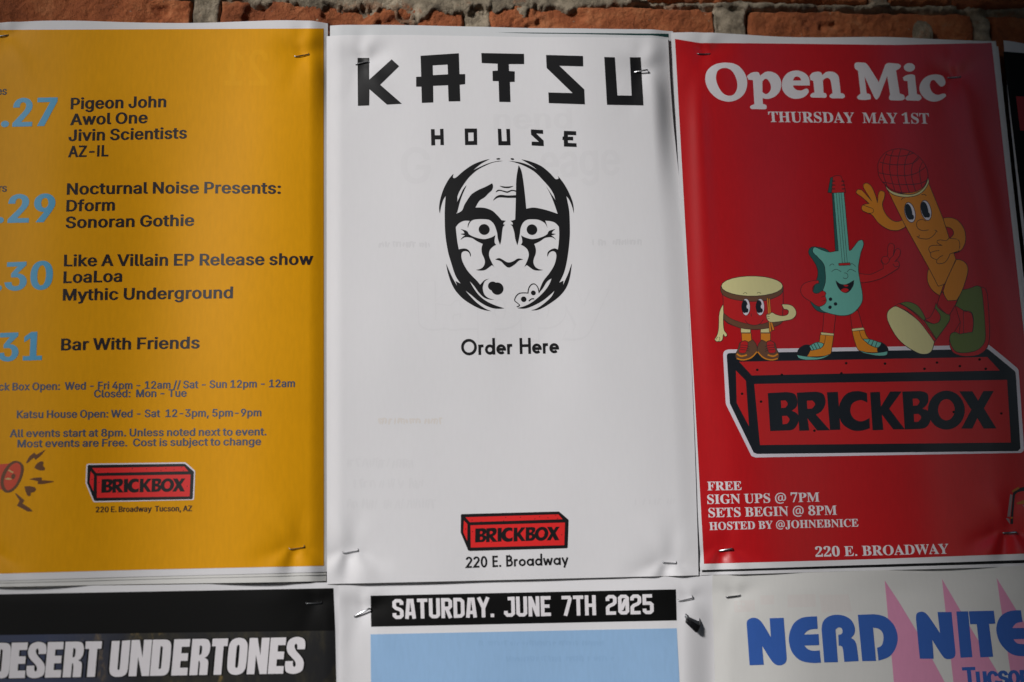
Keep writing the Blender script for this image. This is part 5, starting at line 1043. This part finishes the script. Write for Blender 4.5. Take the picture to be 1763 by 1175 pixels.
def serif(name, lines, cap_off=6, level=2):
    A = Art()
    for t, x0, y0, x1, y1, cap in lines: A.add('white_letter_ink', text(t, x0, y0, x1, y1, cap, 'serif', cap_off, 0))
    put(R, name, A, level)
serif('date_line', [('THURSDAY  MAY 1ST', 1323.5, 210.5, 1600, 213.5, 18)])
serif('event_details', [('FREE', 1218, 844.6, 1277, 844, 15), ('SIGN UPS @ 7PM', 1218, 868, 1411, 864, 16), ('SETS BEGIN @ 8PM', 1220, 891, 1441, 886.5, 16), ('HOSTED BY @JOHNEBNICE', 1221.5, 913, 1478, 907, 13.5)])
serif('address_line', [('220 E. BROADWAY', 1404, 959, 1633.7, 953.5, 17)])

def zoomer(ox, oy, sc):
    L = lambda s, **k: ccw(cr_loop(s, ox, oy, sc, **k))
    def O(A, s, fill, w=6.0, line='art_line_ink', **k):     # outlined shape
        P = L(s, **k); r = stroke(P, w / sc, True)
        A.add(fill, [P]); A.add(line, [r[0]], [r[2]])
    def T(A, s, w, col='art_line_ink', taper=False): A.add(col, stroke(cr_loop(s, ox, oy, sc, closed=False), w / sc, taper=taper))
    def El(A, cx, cy, rx, ry, col, rot=0, w=0):
        P = ellipse(ox + cx / sc, oy + cy / sc, rx / sc, ry / sc, rot); A.add(col, [P])
        if w: r = stroke(P, w / sc, True); A.add('art_line_ink', [r[0]], [r[2]])
    return L, O, T, El

# cartoon drum
L, O, T, El = zoomer(1225, 465, 6.9125)
A = Art(); ln = 'art_line_ink'
O(A, '*140,405 105,470 88,540 85,640 80,720 62,785 *35,825 55,852 85,853 110,850 130,830 140,770 158,795 182,785 178,760 150,720 140,650 140,560 *146,460', 'art_cream_ink')
T(A, '78,800 58,815 52,838', 5); T(A, '92,800 96,825 85,850', 5)
O(A, '*348,690 *462,690 *462,748 *348,748', 'art_cream_ink', 5); O(A, '*583,690 *690,690 *690,748 *583,748', 'art_cream_ink', 5)
O(A, '*355,750 *468,750 *478,865 *362,865', 'art_orange_ink', 5); O(A, '*583,750 *698,750 *700,862 *585,862', 'art_orange_ink', 5)
T(A, '350,752 470,752', 12, 'art_brown_ink'); T(A, '580,752 700,752', 12, 'art_brown_ink')
for mf in (None, lambda P: np.c_[1086 - P[:, 0], P[:, 1]]):
    O(A, '335,870 390,843 *435,860 *490,833 530,890 544,960 520,1015 460,1055 380,1076 300,1062 283,1012 310,950 325,900', 'art_brown_ink', 6, fmap=mf)
    O(A, '345,868 392,846 430,866 425,935 395,990 325,980 338,920', 'red_art_ink', 5, fmap=mf)
    for yy in (895, 925, 950):
        A.add(ln, stroke(cr_loop('340,%d 410,%d 450,%d' % (yy, yy + 5, yy + 22), 1225, 465, 6.9125, closed=False, fmap=mf), 0.9))
    A.add('art_orange_ink', stroke(cr_loop('300,1055 380,1072 470,1045 538,975', 1225, 465, 6.9125, closed=False, fmap=mf), 2.2))
    A.add('art_orange_ink', stroke(cr_loop('300,1000 350,1028 420,1012', 1225, 465, 6.9125, closed=False, fmap=mf), 2.6))
O(A, '*108,230 *135,320 *140,450 *145,590 200,640 350,690 500,708 650,695 780,660 *840,600 *850,400 *850,220 500,300', 'red_art_ink')
O(A, '*145,515 230,580 350,625 500,655 620,640 700,612 *790,570 *862,575 820,640 720,685 600,705 500,710 350,695 220,645 *145,590', 'art_brown_ink', 5)
O(A, '*108,200 112,262 150,310 250,350 400,374 520,377 650,364 760,328 835,280 *850,200 500,120', 'art_brown_ink', 6)
El(A, 480, 194, 367, 120, 'art_cream_ink', 0, 7)
T(A, '375,286 400,271 422,286', 5); T(A, '538,281 562,269 588,284', 5)
for ex in (0, 170):
    El(A, 408 + ex, 444, 49, 100, 'art_white_ink', 0, 5); El(A, 392 + ex, 438, 38, 77, 'art_black_ink'); El(A, 418 + ex, 482, 20, 30, 'art_black_ink'); El(A, 428 + ex, 438, 13, 24, 'art_white_ink')
T(A, '470,520 474,558 500,582 530,574', 6)
A.add('red_art_ink', [L('*400,602 430,640 500,660 570,645 *612,598 560,560 450,560')])
T(A, '395,598 430,640 500,660 570,645 615,592', 6)
O(A, '*655,335 *670,333 *700,640 *712,735 *685,738 *680,640', 'art_orange_ink', 4); O(A, '*676,342 *692,342 *712,600 *748,715 *722,722 *692,600', 'art_orange_ink', 4)
O(A, '*832,412 900,412 960,430 1000,480 1002,540 960,585 880,605 780,620 700,624 665,600 650,560 655,530 690,522 720,508 760,530 830,548 890,540 915,510 905,478 *860,468', 'art_cream_ink', 6)
T(A, '655,540 690,532', 5); T(A, '652,562 688,556', 5); T(A, '660,585 690,580', 5)
put(R, 'drum_drawing', A, 4)

# cartoon guitar
L, O, T, El = zoomer(1370, 290, 3.456)
A = Art(); w = 3.2
O(A, '*168,860 *238,865 *224,988 *158,980', 'red_art_ink', w); O(A, '*322,860 *370,845 *402,958 *336,962', 'red_art_ink', w)
O(A, '*374,626 440,632 485,615 *520,597 518,572 507,552 520,527 545,522 546,480 552,455 568,447 585,460 582,500 *578,525 592,488 606,478 622,492 615,525 *588,556 610,556 614,588 585,612 510,655 440,676 *380,683', 'red_art_ink', w)
T(A, '510,548 520,568 540,570 557,548 545,526', w); T(A, '578,570 592,588 612,582', w); T(A, '556,545 578,520', w)
O(A, '115,468 85,475 75,505 100,545 125,590 130,640 110,700 95,760 88,800 130,850 200,850 250,700 200,500', 'art_dark_teal_ink', w)
O(A, '*215,145 *240,148 *258,495 *235,495', 'art_dark_teal_ink', w)
O(A, '110,470 150,485 200,500 250,492 290,500 330,485 370,435 395,428 403,455 385,510 372,590 378,650 395,740 395,790 370,835 330,868 280,878 220,870 160,850 140,822 150,760 175,680 175,620 165,570 130,530 100,498', 'art_teal_ink', w)
A.add('art_teal_ink', [L('*224,148 *286,146 *318,492 *306,568 *276,568 *252,495')])
for a in ('225,148 253,492', '286,146 317,490', '240,148 277,566', '256,148 292,564', '270,147 306,562'): T(A, a, 2.6)
O(A, '*206,58 *190,145 *216,148 *224,52', 'art_dark_teal_ink', w); O(A, '*220,52 244,44 *268,48 *282,80 *296,144 *212,148', 'red_art_ink', w)
for yy in (78, 101, 124): T(A, '216,%d 234,%d' % (yy, yy), 6); T(A, '%d,%d %d,%d' % (260 + yy * 0.12, yy, 280 + yy * 0.12, yy), 6)
O(A, '*254,567 *322,563 *325,577 *256,580', 'red_art_ink', 3)
for a in ('200,583 214,570 228,577', '323,572 338,570 356,586', '212,617 238,602 270,617', '305,618 325,602 357,618', '286,624 304,627 310,645 298,658 280,652'): T(A, a, 3)
O(A, '*238,670 265,690 300,692 *345,668 338,705 310,738 280,738 252,708', 'art_black_ink', 3); A.add('red_art_ink', [L('268,726 292,714 315,724 300,738 280,738'), L('282,696 302,694 312,700 298,706')])
El(A, 206, 780, 10.5, 10.5, 'art_black_ink'); El(A, 236, 808, 10.5, 10.5, 'art_black_ink'); El(A, 203, 828, 10.5, 10.5, 'art_black_ink')
O(A, '*135,668 90,672 45,690 28,728 45,765 90,795 130,822 165,815 182,790 175,762 178,742 158,730 130,745 105,740 100,712 118,690 *137,685', 'red_art_ink', w)
T(A, '150,768 172,760', 3); T(A, '152,792 178,785', 3)
O(A, '*145,988 *225,994 215,1060 205,1105 150,1120 *62,1122 75,1080 120,1050 *140,1030', 'art_orange_ink', w); O(A, '*148,976 *226,984 *225,997 *150,991', 'art_cream_ink', 2.5)
O(A, '8,1112 18,1075 55,1052 92,1062 *66,1120 30,1125', 'art_black_ink', w); O(A, '*80,1058 125,1036 *166,1045 150,1070 *92,1085', 'art_teal_ink', w)
for a in ('90,1052 108,1082', '108,1045 126,1078', '126,1038 144,1072'): T(A, a, 4)
O(A, '*4,1110 60,1120 140,1125 *212,1103 150,1135 60,1141 *15,1130', 'art_teal_ink', w); T(A, '178,996 170,1040 160,1062', 3)
O(A, '*335,970 *408,963 430,1010 490,1050 *505,1095 440,1097 375,1085 350,1030', 'art_orange_ink', w); O(A, '*333,956 *402,948 *409,962 *335,970', 'art_cream_ink', 2.5)
O(A, '*505,1035 540,1060 546,1092 *490,1100 485,1070', 'art_black_ink', w); O(A, '*398,1018 440,1018 *510,1040 485,1068 *430,1046', 'art_teal_ink', w)
for a in ('440,1022 428,1044', '462,1026 450,1055', '484,1032 472,1064'): T(A, a, 4)
O(A, '*378,1085 450,1100 *546,1090 538,1113 480,1116 *400,1099', 'art_teal_ink', w); T(A, '378,966 392,1010 425,1040', 3)
put(R, 'guitar_drawing', A, 4)

# cartoon microphone
L, O, T, El = zoomer(1510, 430, 5.595)
A = Art(); w = 5.5
O(A, '500,190 482,250 488,320 530,392 *602,446 *640,340 580,250', 'art_orange_ink', w)
O(A, '*990,362 1040,380 1062,450 1082,800 1060,940 980,1012 850,1030 740,1000 702,940 *695,870 800,700', 'red_art_ink', w)
O(A, '*820,390 900,372 960,350 1000,370 1020,500 1042,800 1030,900 960,970 850,995 760,985 712,920 697,850 715,808 755,798 *790,815 850,806 *918,795 928,700 910,610 *835,590 *752,540', 'art_green_ink', w)
O(A, '*752,540 *835,592 *908,612 926,700 *916,795 *790,815 *800,700', 'red_art_ink', w); T(A, '830,595 832,805', 5)
O(A, '*222,520 290,505 370,530 420,580 465,668 *448,686 340,590', 'art_green_ink', w)
O(A, '*625,405 *600,450 *578,530 640,600 *692,636 *752,535 *770,490 *680,495', 'red_art_ink', w)
O(A, '*460,672 505,655 540,600 *555,560 608,610 600,690 550,716 500,700', 'red_art_ink', w)
O(A, '*565,515 585,560 640,605 *697,633 692,690 *570,862 500,760 *448,682 500,705 550,716 600,692 606,635 *555,565', 'art_green_ink', w)
O(A, '*210,520 300,568 400,655 500,785 *567,865 *548,890 480,790 380,675 280,590 *165,547', 'red_art_ink', w)
O(A, '165,548 105,595 95,660 130,750 200,860 290,940 400,1000 470,1008 522,980 *550,890 480,790 400,690 300,610 220,563', 'art_cream_ink', w)
O(A, '*752,98 800,100 850,130 873,180 865,250 820,390 *765,490 *680,495 650,450 *635,400 *655,330 700,210', 'art_orange_ink', w)
put(R, 'microphone_legs_drawing', A, 4)
L, O, T, El = zoomer(1460, 240, 4.5185)
A = Art(); w = 4.5
O(A, '*445,685 380,712 310,702 240,657 185,590 150,575 115,560 103,535 118,512 *162,502 110,455 62,418 78,392 110,400 *185,485 150,430 118,375 122,350 150,343 182,370 212,435 *228,495 234,430 250,402 282,412 284,450 266,510 290,580 340,630 385,642 *432,622', 'art_orange_ink', w)
T(A, '112,512 160,530 195,545 192,572 160,577', 4)
O(A, '*738,616 800,612 860,640 905,710 912,790 890,850 *850,880 *790,895 700,900 *700,760 *790,772 820,735 800,695 *750,682', 'art_orange_ink', w)
O(A, '*308,400 450,420 *622,335 *738,620 *838,940 *748,1130 *700,1145 *625,1000 *440,668', 'art_orange_ink', w)
T(A, '835,940 790,1040 748,1130', 4)
O(A, '*286,358 340,405 430,430 520,425 590,375 *622,300 *628,335 590,400 530,440 440,452 350,432 *300,388', 'art_cream_ink', w)
O(A, '232,240 236,180 280,115 340,84 410,77 480,94 550,140 600,205 618,260 618,300 590,368 520,410 430,418 345,395 275,342 240,290', 'red_art_ink', w)
for a in ('290,120 370,133 450,128 510,108', '245,180 330,198 420,200 500,188 550,150', '238,262 330,279 440,285 530,265 605,215', '270,335 370,352 470,354 560,345 615,318',
          '300,112 272,180 270,260 300,360', '350,88 328,160 325,260 362,397', '408,80 385,180 385,290 415,412', '480,97 445,170 440,290 475,415', '545,140 500,200 495,300 525,408', '578,180 555,240 572,375'): T(A, a, 5)
El(A, 480, 571, 40, 80, 'art_white_ink', -0.22, 4.5); El(A, 605, 555, 40, 80, 'art_white_ink', -0.22, 4.5)
El(A, 470, 566, 27, 64, 'art_black_ink', -0.2); El(A, 494, 606, 17, 22, 'art_black_ink', -0.2); El(A, 594, 549, 27, 64, 'art_black_ink', -0.2); El(A, 619, 590, 17, 22, 'art_black_ink', -0.2)
for a in ('412,475 424,460 440,459', '570,433 590,430 608,442', '606,640 572,625 538,640 532,672 548,700 580,712 625,706', '540,765 570,774 622,776 665,748 686,716', '533,756 548,762 552,745', '672,708 686,714 692,724'): T(A, a, 4.5)
O(A, '*782,772 760,790 720,785 694,790 692,806 *730,828 690,826 645,830 625,855 640,890 645,918 *690,940 688,962 712,970 750,960 775,930 *790,895 *860,870 860,790', 'art_orange_ink', w)
A.add('art_orange_ink', [L('*782,777 *850,780 *865,860 *788,890 *760,880')])
T(A, '640,884 672,872 708,868', 4.5); T(A, '690,940 712,918 738,905', 4.5)
put(R, 'microphone_drawing', A, 5)

# brass instrument print cut off at the right edge
L, O, T, El = zoomer(1690, 800, 8.393)
A = Art()
A.add('art_black_ink', [L('*450,420 500,360 *640,318 *900,300 *900,380 *640,385 530,400 480,450 *450,860 *412,860')])
A.add('brass_ink', [L('*430,385 *530,322 *545,350 *450,405'), L('*500,555 *620,510 *900,470 *900,560 *600,570 *510,578'), L('*415,760 *445,755 *448,780 *420,782')])
A.add('brass_grey_ink', [L('*408,430 *445,440 *412,755 *368,755'), L('*345,775 *400,785 *410,868'), L('*590,590 *640,575 *900,570 *900,660 *640,655')])
put(R, 'brass_horn_drawing', A, 2)

# ================================================================== lower row prints
put(D_, 'printed_panel', Art().add('deep_black_ink', quad((-84, 1025), (574, 1013), (577, 1086), (-86, 1095))))
put(D_, 'photo_print', Art().add('night_photo_print', quad((-86, 1095), (577, 1086), (588, 1655), (-110, 1676))))
AN = {
 'E': (80, '*0,0 *78,0 *78,38 *40,38 *40,70 *74,70 *74,108 *40,108 *40,142 *78,142 *78,180 *0,180', None),
 'T': (80, '*0,0 *80,0 *80,38 *60,38 *60,180 *20,180 *20,38 *0,38', None),
 'N': (96, '*0,0 *38,0 *58,88 *58,0 *96,0 *96,180 *62,180 *37,85 *37,180 *0,180', None),
 'R': (86, '*0,0 *50,0 75,6 86,30 86,62 78,84 *64,95 80,105 84,122 *84,180 *46,180 *46,125 *43,110 *38,110 *38,180 *0,180', '*38,33 *43,33 49,40 49,72 *43,80 *38,80'),
 'D': (87, '*0,0 *45,0 75,6 87,32 87,148 75,174 *45,180 *0,180', '*38,33 47,36 49,45 49,135 47,144 *38,147'),
 'O': (90, '45,-2 76,8 90,38 90,142 76,172 45,182 14,172 0,142 0,38 14,8', '45,33 52,41 52,139 45,148 38,139 38,41'),
 'U': (88, '*0,0 *38,0 *38,135 40,146 47,146 *49,135 *49,0 *88,0 *88,138 82,166 64,180 44,182 24,180 6,166 *0,138', None),
 'S': (86, '*86,60 *50,60 50,43 44,32 37,38 38,52 48,70 68,92 83,115 87,143 78,170 43,182 9,172 0,145 *0,118 *36,118 36,137 42,148 49,142 49,130 42,115 22,94 6,73 0,45 10,12 43,-2 77,9 86,35', None)}
A = Art(); H_ = Art()
for ch, x0, x1 in (('D', -46, 40), ('E', 42, 120), ('S', 123, 209), ('E', 213, 290), ('R', 297, 386), ('T', 393, 470), ('U', 516, 604), ('N', 610, 707), ('D', 711, 800), ('E', 812, 890), ('R', 898, 985),
                   ('T', 994, 1068), ('O', 1075, 1163), ('N', 1170, 1265), ('E', 1270, 1345), ('S', 1349, 1436)):
    wd, a, h = AN[ch]
    def fm(P, x0=x0, x1=x1, wd=wd):
        X_ = x0 + (x1 - x0) * P[:, 0] / wd; bx = X_ / 2.755; by = 940 + (628.5 - 23.5 * (X_ - 45) / 1390) / 2.755
        up = updir(200, 1130); hh = (180 - P[:, 1]) * (172.0 - 3 * (X_ < 600)) / 180 / 2.755 * 1.0
        return np.c_[bx, by] + up * hh[:, None] + np.c_[hh * 0.055, hh * 0]
    P = ccw(fm(cr_loop(a, 0, 0, 1))); A.add('white_letter_ink', [P], [ccw(fm(cr_loop(h, 0, 0, 1)))] if h else [])
    H_.add('deep_black_ink', [offset_loops([P], 3.0)[0]])
put(D_, 'letter_halo', H_, 2); put(D_, 'heading', A, 3)

put(S_, 'date_bar', Art().add('deep_black_ink', quad((638, 1026), (1163.5, 1015), (1165, 1068.5), (639, 1079.5))))
put(S_, 'blue_panel', Art().add('sky_blue_ink', quad((638, 1092.5), (1165, 1082), (1190, 1560), (642, 1572))))
for x0, y0, x1, h, sd in ((824, 1113, 1040, 11, 11), (872, 1141, 1052, 13, 12)): put(S_, 'show_through_print', Art().add('ghost_blue_ink', smudge(x0, y0, x1, h, sd)), 2)
SQ = {
 'S': (50, ['42,30 42,17 34,9 16,9 8,17 8,37 16,46 34,53 42,62 42,83 34,91 16,91 8,83 8,70']), 'A': (50, ['8,100 17,9 33,9 42,100', '12,74 38,74']), 'T': (48, ['0,9 48,9', '24,9 24,100']),
 'U': (50, ['8,0 8,83 16,91 34,91 42,83 42,0']), 'R': (50, ['8,100 8,0', '8,9 34,9 42,17 42,42 34,51 8,51', '24,51 42,100']), 'D': (50, ['8,0 8,100', '8,9 32,9 42,19 42,81 32,91 8,91']),
 'Y': (50, ['3,0 24,52 24,100', '46,0 25,52']), '.': (16, ['0,91 16,91']), ',': (16, ['0,91 16,91', '9,91 9,112']), 'J': (50, ['18,9 42,9', '42,0 42,83 34,91 16,91 8,83 8,70']),
 'N': (50, ['8,0 8,100', '10,6 40,94', '42,0 42,100']), 'E': (48, ['8,0 8,100', '8,9 46,9', '8,50 40,50', '8,91 46,91']), '7': (48, ['2,9 44,9', '40,9 40,20 18,100']), 'H': (50, ['8,0 8,100', '42,0 42,100', '8,50 42,50']),
 '2': (50, ['8,30 8,17 16,9 34,9 42,17 42,38 34,47 16,55 8,64 8,91 46,91']), '0': (50, ['o8,17 16,9 34,9 42,17 42,83 34,91 16,91 8,83', '14,76 36,24']), '5': (50, ['44,9 8,9 8,45 34,45 42,53 42,83 34,91 16,91 8,83 8,72'])}
def sq_art(s, x0, y0, x1, y1, cap, w, gap, space, mt):
    pen = 0; run = []
    for ch in s:
        if ch == ' ': pen += space; continue
        wd, st = SQ[ch]; run.append((pen, st)); pen += wd + gap
    tot = pen - gap; a = np.array([x0, y0]); b = np.array([x1, y1]); up = updir((x0 + x1) / 2, (y0 + y1) / 2) * cap / 100
    f = lambda L, pen: a + (b - a) * ((L[:, 0] + pen) / tot)[:, None] + up * (100 - L[:, 1])[:, None]
    A = Art()
    for pen, st in run:
        for q in st:
            cl = q.startswith('o'); P = np.array([[float(v) for v in t.split(',')] for t in q.lstrip('o').split()])
            r = stroke(P, w, cl)
            if cl: A.add(mt, [f(r[0], pen)], [f(r[2], pen)])
            else: A.add(mt, [f(L, pen) for L in r])
    return A
put(S_, 'date_lettering', sq_art('SATURDAY. JUNE 7TH 2025', 676.5, 1066.3, 1125.5, 1057.6, 34.5, 17, 7, 40, 'white_letter_ink'), 2)

L1 = lambda s: ccw(cr_loop(s, 1230, 990, 4.765)); L2 = lambda s: ccw(cr_loop(s, 1180, 940, 3.024)); L3 = lambda s: ccw(cr_loop(s, 1640, 1040, 8.707))
A = Art()
for s in ('*1037,180 *1110,290 *1225,480 *1350,711 *1700,1400 *1180,1400 *1085,711', '*1335,172 *1480,420 *1620,650 *2050,1400 *1460,1400 *1395,711', '*1620,168 *1763,400 *2300,1300 *1740,1300 *1700,711', '*1900,165 *2400,1000 *1960,1000'):
    A.add('pink_ink', [L2(s)])
put(N_, 'pink_spikes', A)
A = Art()
A.add('ghost_pink_ink', [L1('*375,170 *490,165 *490,240 *380,245'), L1('*600,165 *830,158 *832,262 *600,268'), L1('*860,165 *1100,160 *1130,300 *880,310'), L1('*160,215 *330,205 *335,300 *165,310')])
put(N_, 'show_through_print', A)
A = Art(); nb = 'nerd_blue_ink'
for s in ('*288,742 *265,420 270,375 310,353 350,358 388,390 *462,512 *452,356 *567,353 *592,680 582,720 545,742 500,735 465,700 *390,582 *404,738',
          '*840,341 *846,443 790,448 755,465 *735,490 *853,486 *858,577 *738,580 760,605 800,622 *862,620 *873,720 790,722 700,700 640,640 612,560 615,480 650,400 710,355 780,343',
          '*900,719 *878,450 890,385 930,345 990,328 1060,335 1120,370 1150,430 1148,480 *1120,518 1150,540 1165,580 *1182,708 *1065,714 *1055,620 1045,588 *1018,581 *1015,492 1042,485 1050,462 1042,438 1015,432 *992,450 *1012,716',
          '*1175,328 *1310,323 1400,345 1470,410 1502,500 1490,590 1440,665 *1345,704 *1333,598 1370,580 1385,530 1380,480 1350,445 *1300,433 *1325,706 *1212,708'):
    A.add(nb, [L1(s)])
for s in ('*1220,588 *1200,385 1203,355 1222,344 1245,347 1268,370 *1325,455 *1312,345 *1385,345 *1406,555 1400,580 1375,590 1345,582 *1285,490 *1292,588', '*1410,342 *1471,341 *1494,580 *1432,583',
          '*1475,341 *1605,338 *1613,405 *1580,407 *1602,578 *1535,581 *1516,408 *1482,408', '*1746,336 *1755,397 1722,404 *1702,428 *1763,428 *1766,485 *1708,487 1728,508 *1770,512 *1776,575 1700,565 1642,512 1618,440 1635,375 1682,342'):
    A.add(nb, [L2(s)])
put(N_, 'heading', A, 2)
put(N_, 'city_name', Art().add(nb, text('Tucson', 1659, 1182, 1776, 1178, 34, 'sans', 40, -12)), 2)

# ================================================================== staples
def staple_mesh():
    Lh, wd, th = 0.0062, 0.00065, 0.0003
    path = [(-Lh, 0.0050), (-Lh, 0.0009), (-Lh + 0.00025, 0.00025), (-Lh + 0.0009, 0), (Lh - 0.0009, 0), (Lh - 0.00025, 0.00025), (Lh, 0.0009), (Lh, 0.0050)]
    bm = bmesh.new(); rings = []
    sec = [(-1, -0.55), (-0.6, -1), (0.6, -1), (1, -0.55), (1, 0.55), (0.6, 1), (-0.6, 1), (-1, 0.55)]
    for i, (x, y) in enumerate(path):
        a = path[max(i - 1, 0)]; b = path[min(i + 1, len(path) - 1)]; t = Vector((b[0] - a[0], b[1] - a[1])).normalized(); n = Vector((-t.y, t.x))
        rings.append([bm.verts.new((x + n.x * q * th, y + n.y * q * th, p * wd)) for p, q in sec])
    for A_, B_ in zip(rings, rings[1:]):
        for i in range(8): bm.faces.new((A_[i], A_[(i + 1) % 8], B_[(i + 1) % 8], B_[i]))
    bm.faces.new(rings[0]); bm.faces.new(rings[-1][::-1]); bmesh.ops.recalc_face_normals(bm, faces=bm.faces)
    me = bpy.data.meshes.new('staple'); bm.to_mesh(me); bm.free()
    me.polygons.foreach_set('use_smooth', [True] * len(me.polygons)); me.materials.append(M['steel'])
    return me
SM = staple_mesh()
def staple(x0, y0, x1, y1, sheet, label, l0=0.5, l1=0.7, roll=0.0, mt=None):
    P, N = hit(np.array([x0, x1], float), np.array([y0, y1], float), sheet, 0)
    a = Vector(P[0] + N[0] * l0 / 1000); b = Vector(P[1] + N[1] * l1 / 1000)
    X_ = (b - a); ln = X_.length; X_.normalize(); Yv = -Vector(N.mean(0)); Yv = (Yv - X_ * Yv.dot(X_)).normalized(); Zv = X_.cross(Yv)
    o = bpy.data.objects.new('staple', SM); COL.objects.link(o)
    R3 = Matrix((X_, Yv, Zv)).transposed() @ Matrix.Rotation(roll, 3, 'X')
    o.matrix_world = Matrix.Translation((a + b) / 2) @ R3.to_4x4() @ Matrix.Diagonal((ln / 0.0124, 1, 1, 1))
    tag(o, label, 'staple', 'staples holding the posters to the wall')
    if mt:
        o.data = SM.copy(); o.data.materials[0] = M[mt]
    return o
staple(-10, 64.5, 15, 62, Y, 'staple cut by the left photo edge in the top of the yellow poster', roll=0.9)
staple(507, 99, 532, 95, Y, 'staple in the top right corner of the yellow poster', roll=1.0)
staple(498, 946.5, 524, 943, Y, 'staple near the bottom right corner of the yellow poster', roll=1.0)
staple(612, 111, 636, 107, K, 'shiny staple on the letter K of the mask poster', 0.6, 0.6, roll=-0.35)
staple(1091, 124.5, 1115, 123, K, 'bright staple beside the letter U on the mask poster', 0.3, 3.0, roll=-0.15)
staple(590, 953, 617, 949, K, 'staple near the bottom left corner of the mask poster', roll=0.9)
staple(1140, 969, 1164, 971, K, 'staple near the bottom right corner of the mask poster', roll=0.9)
staple(1200, 94, 1223, 94, R, 'staple in the top left corner of the red poster', 0.4, 0.4, roll=0.8)
staple(1631, 135, 1654, 133.5, R, 'staple in the dark top right of the red poster', 0.3, 0.5, roll=0.7)
staple(1237, 949, 1260, 945, R, 'gleaming staple near the bottom left corner of the red poster', 0.4, 2.6, roll=-0.15)
staple(1726, 918, 1748, 917, R, 'gleaming staple under the brass horn print on the red poster', 0.4, 2.4, roll=-0.15)
staple(527, 1040, 554, 1039, D_, 'staple on the black band of the bottom left poster', 0.5, 1.0, roll=0.8)
staple(609, 1062, 637, 1047, S_, 'crooked staple left of the black date bar', 0.7, 3.2, roll=-0.3)
staple(1168, 1036, 1192, 1030, S_, 'staple right of the black date bar', 0.5, 1.5, roll=0.9)
staple(1250, 1029, 1275, 1026, N_, 'staple in the top left corner of the cream poster', 0.8, 0.8, roll=0.4)
# a jammed clump of staples standing proud of the paper
P, N = hit(np.array([1187.0]), np.array([1071.0]), S_, 0)
cl = empty('staple_clump', tuple(P[0] + N[0] * 0.0005)); tag(cl, 'dark clump of jammed staples right of the black date bar', 'staple clump')
for i in range(9):
    o = bpy.data.objects.new('staple', SM if i < 3 else bpy.data.meshes.get('dark_staple') or SM.copy()); COL.objects.link(o)
    if i >= 3 and o.data.name != 'dark_staple': o.data.name = 'dark_staple'; o.data.materials[0] = M['dark_steel']
    o.parent = cl
    o.matrix_local = Matrix.Translation((0.0, -0.0004 - 0.00042 * i, 0.0)) @ Matrix.Rotation(0.62, 4, 'Y') @ Matrix.Translation((0.0022 - 0.0006 * (i < 3) * (3 - i), 0, 0.0024 - 0.00062 * i)) @ Matrix.Rotation(0.045 * (i - 4), 4, 'Y') @ Matrix.Rotation(0.7, 4, 'X') @ Matrix.Diagonal((0.9, 1, 1.5, 1))
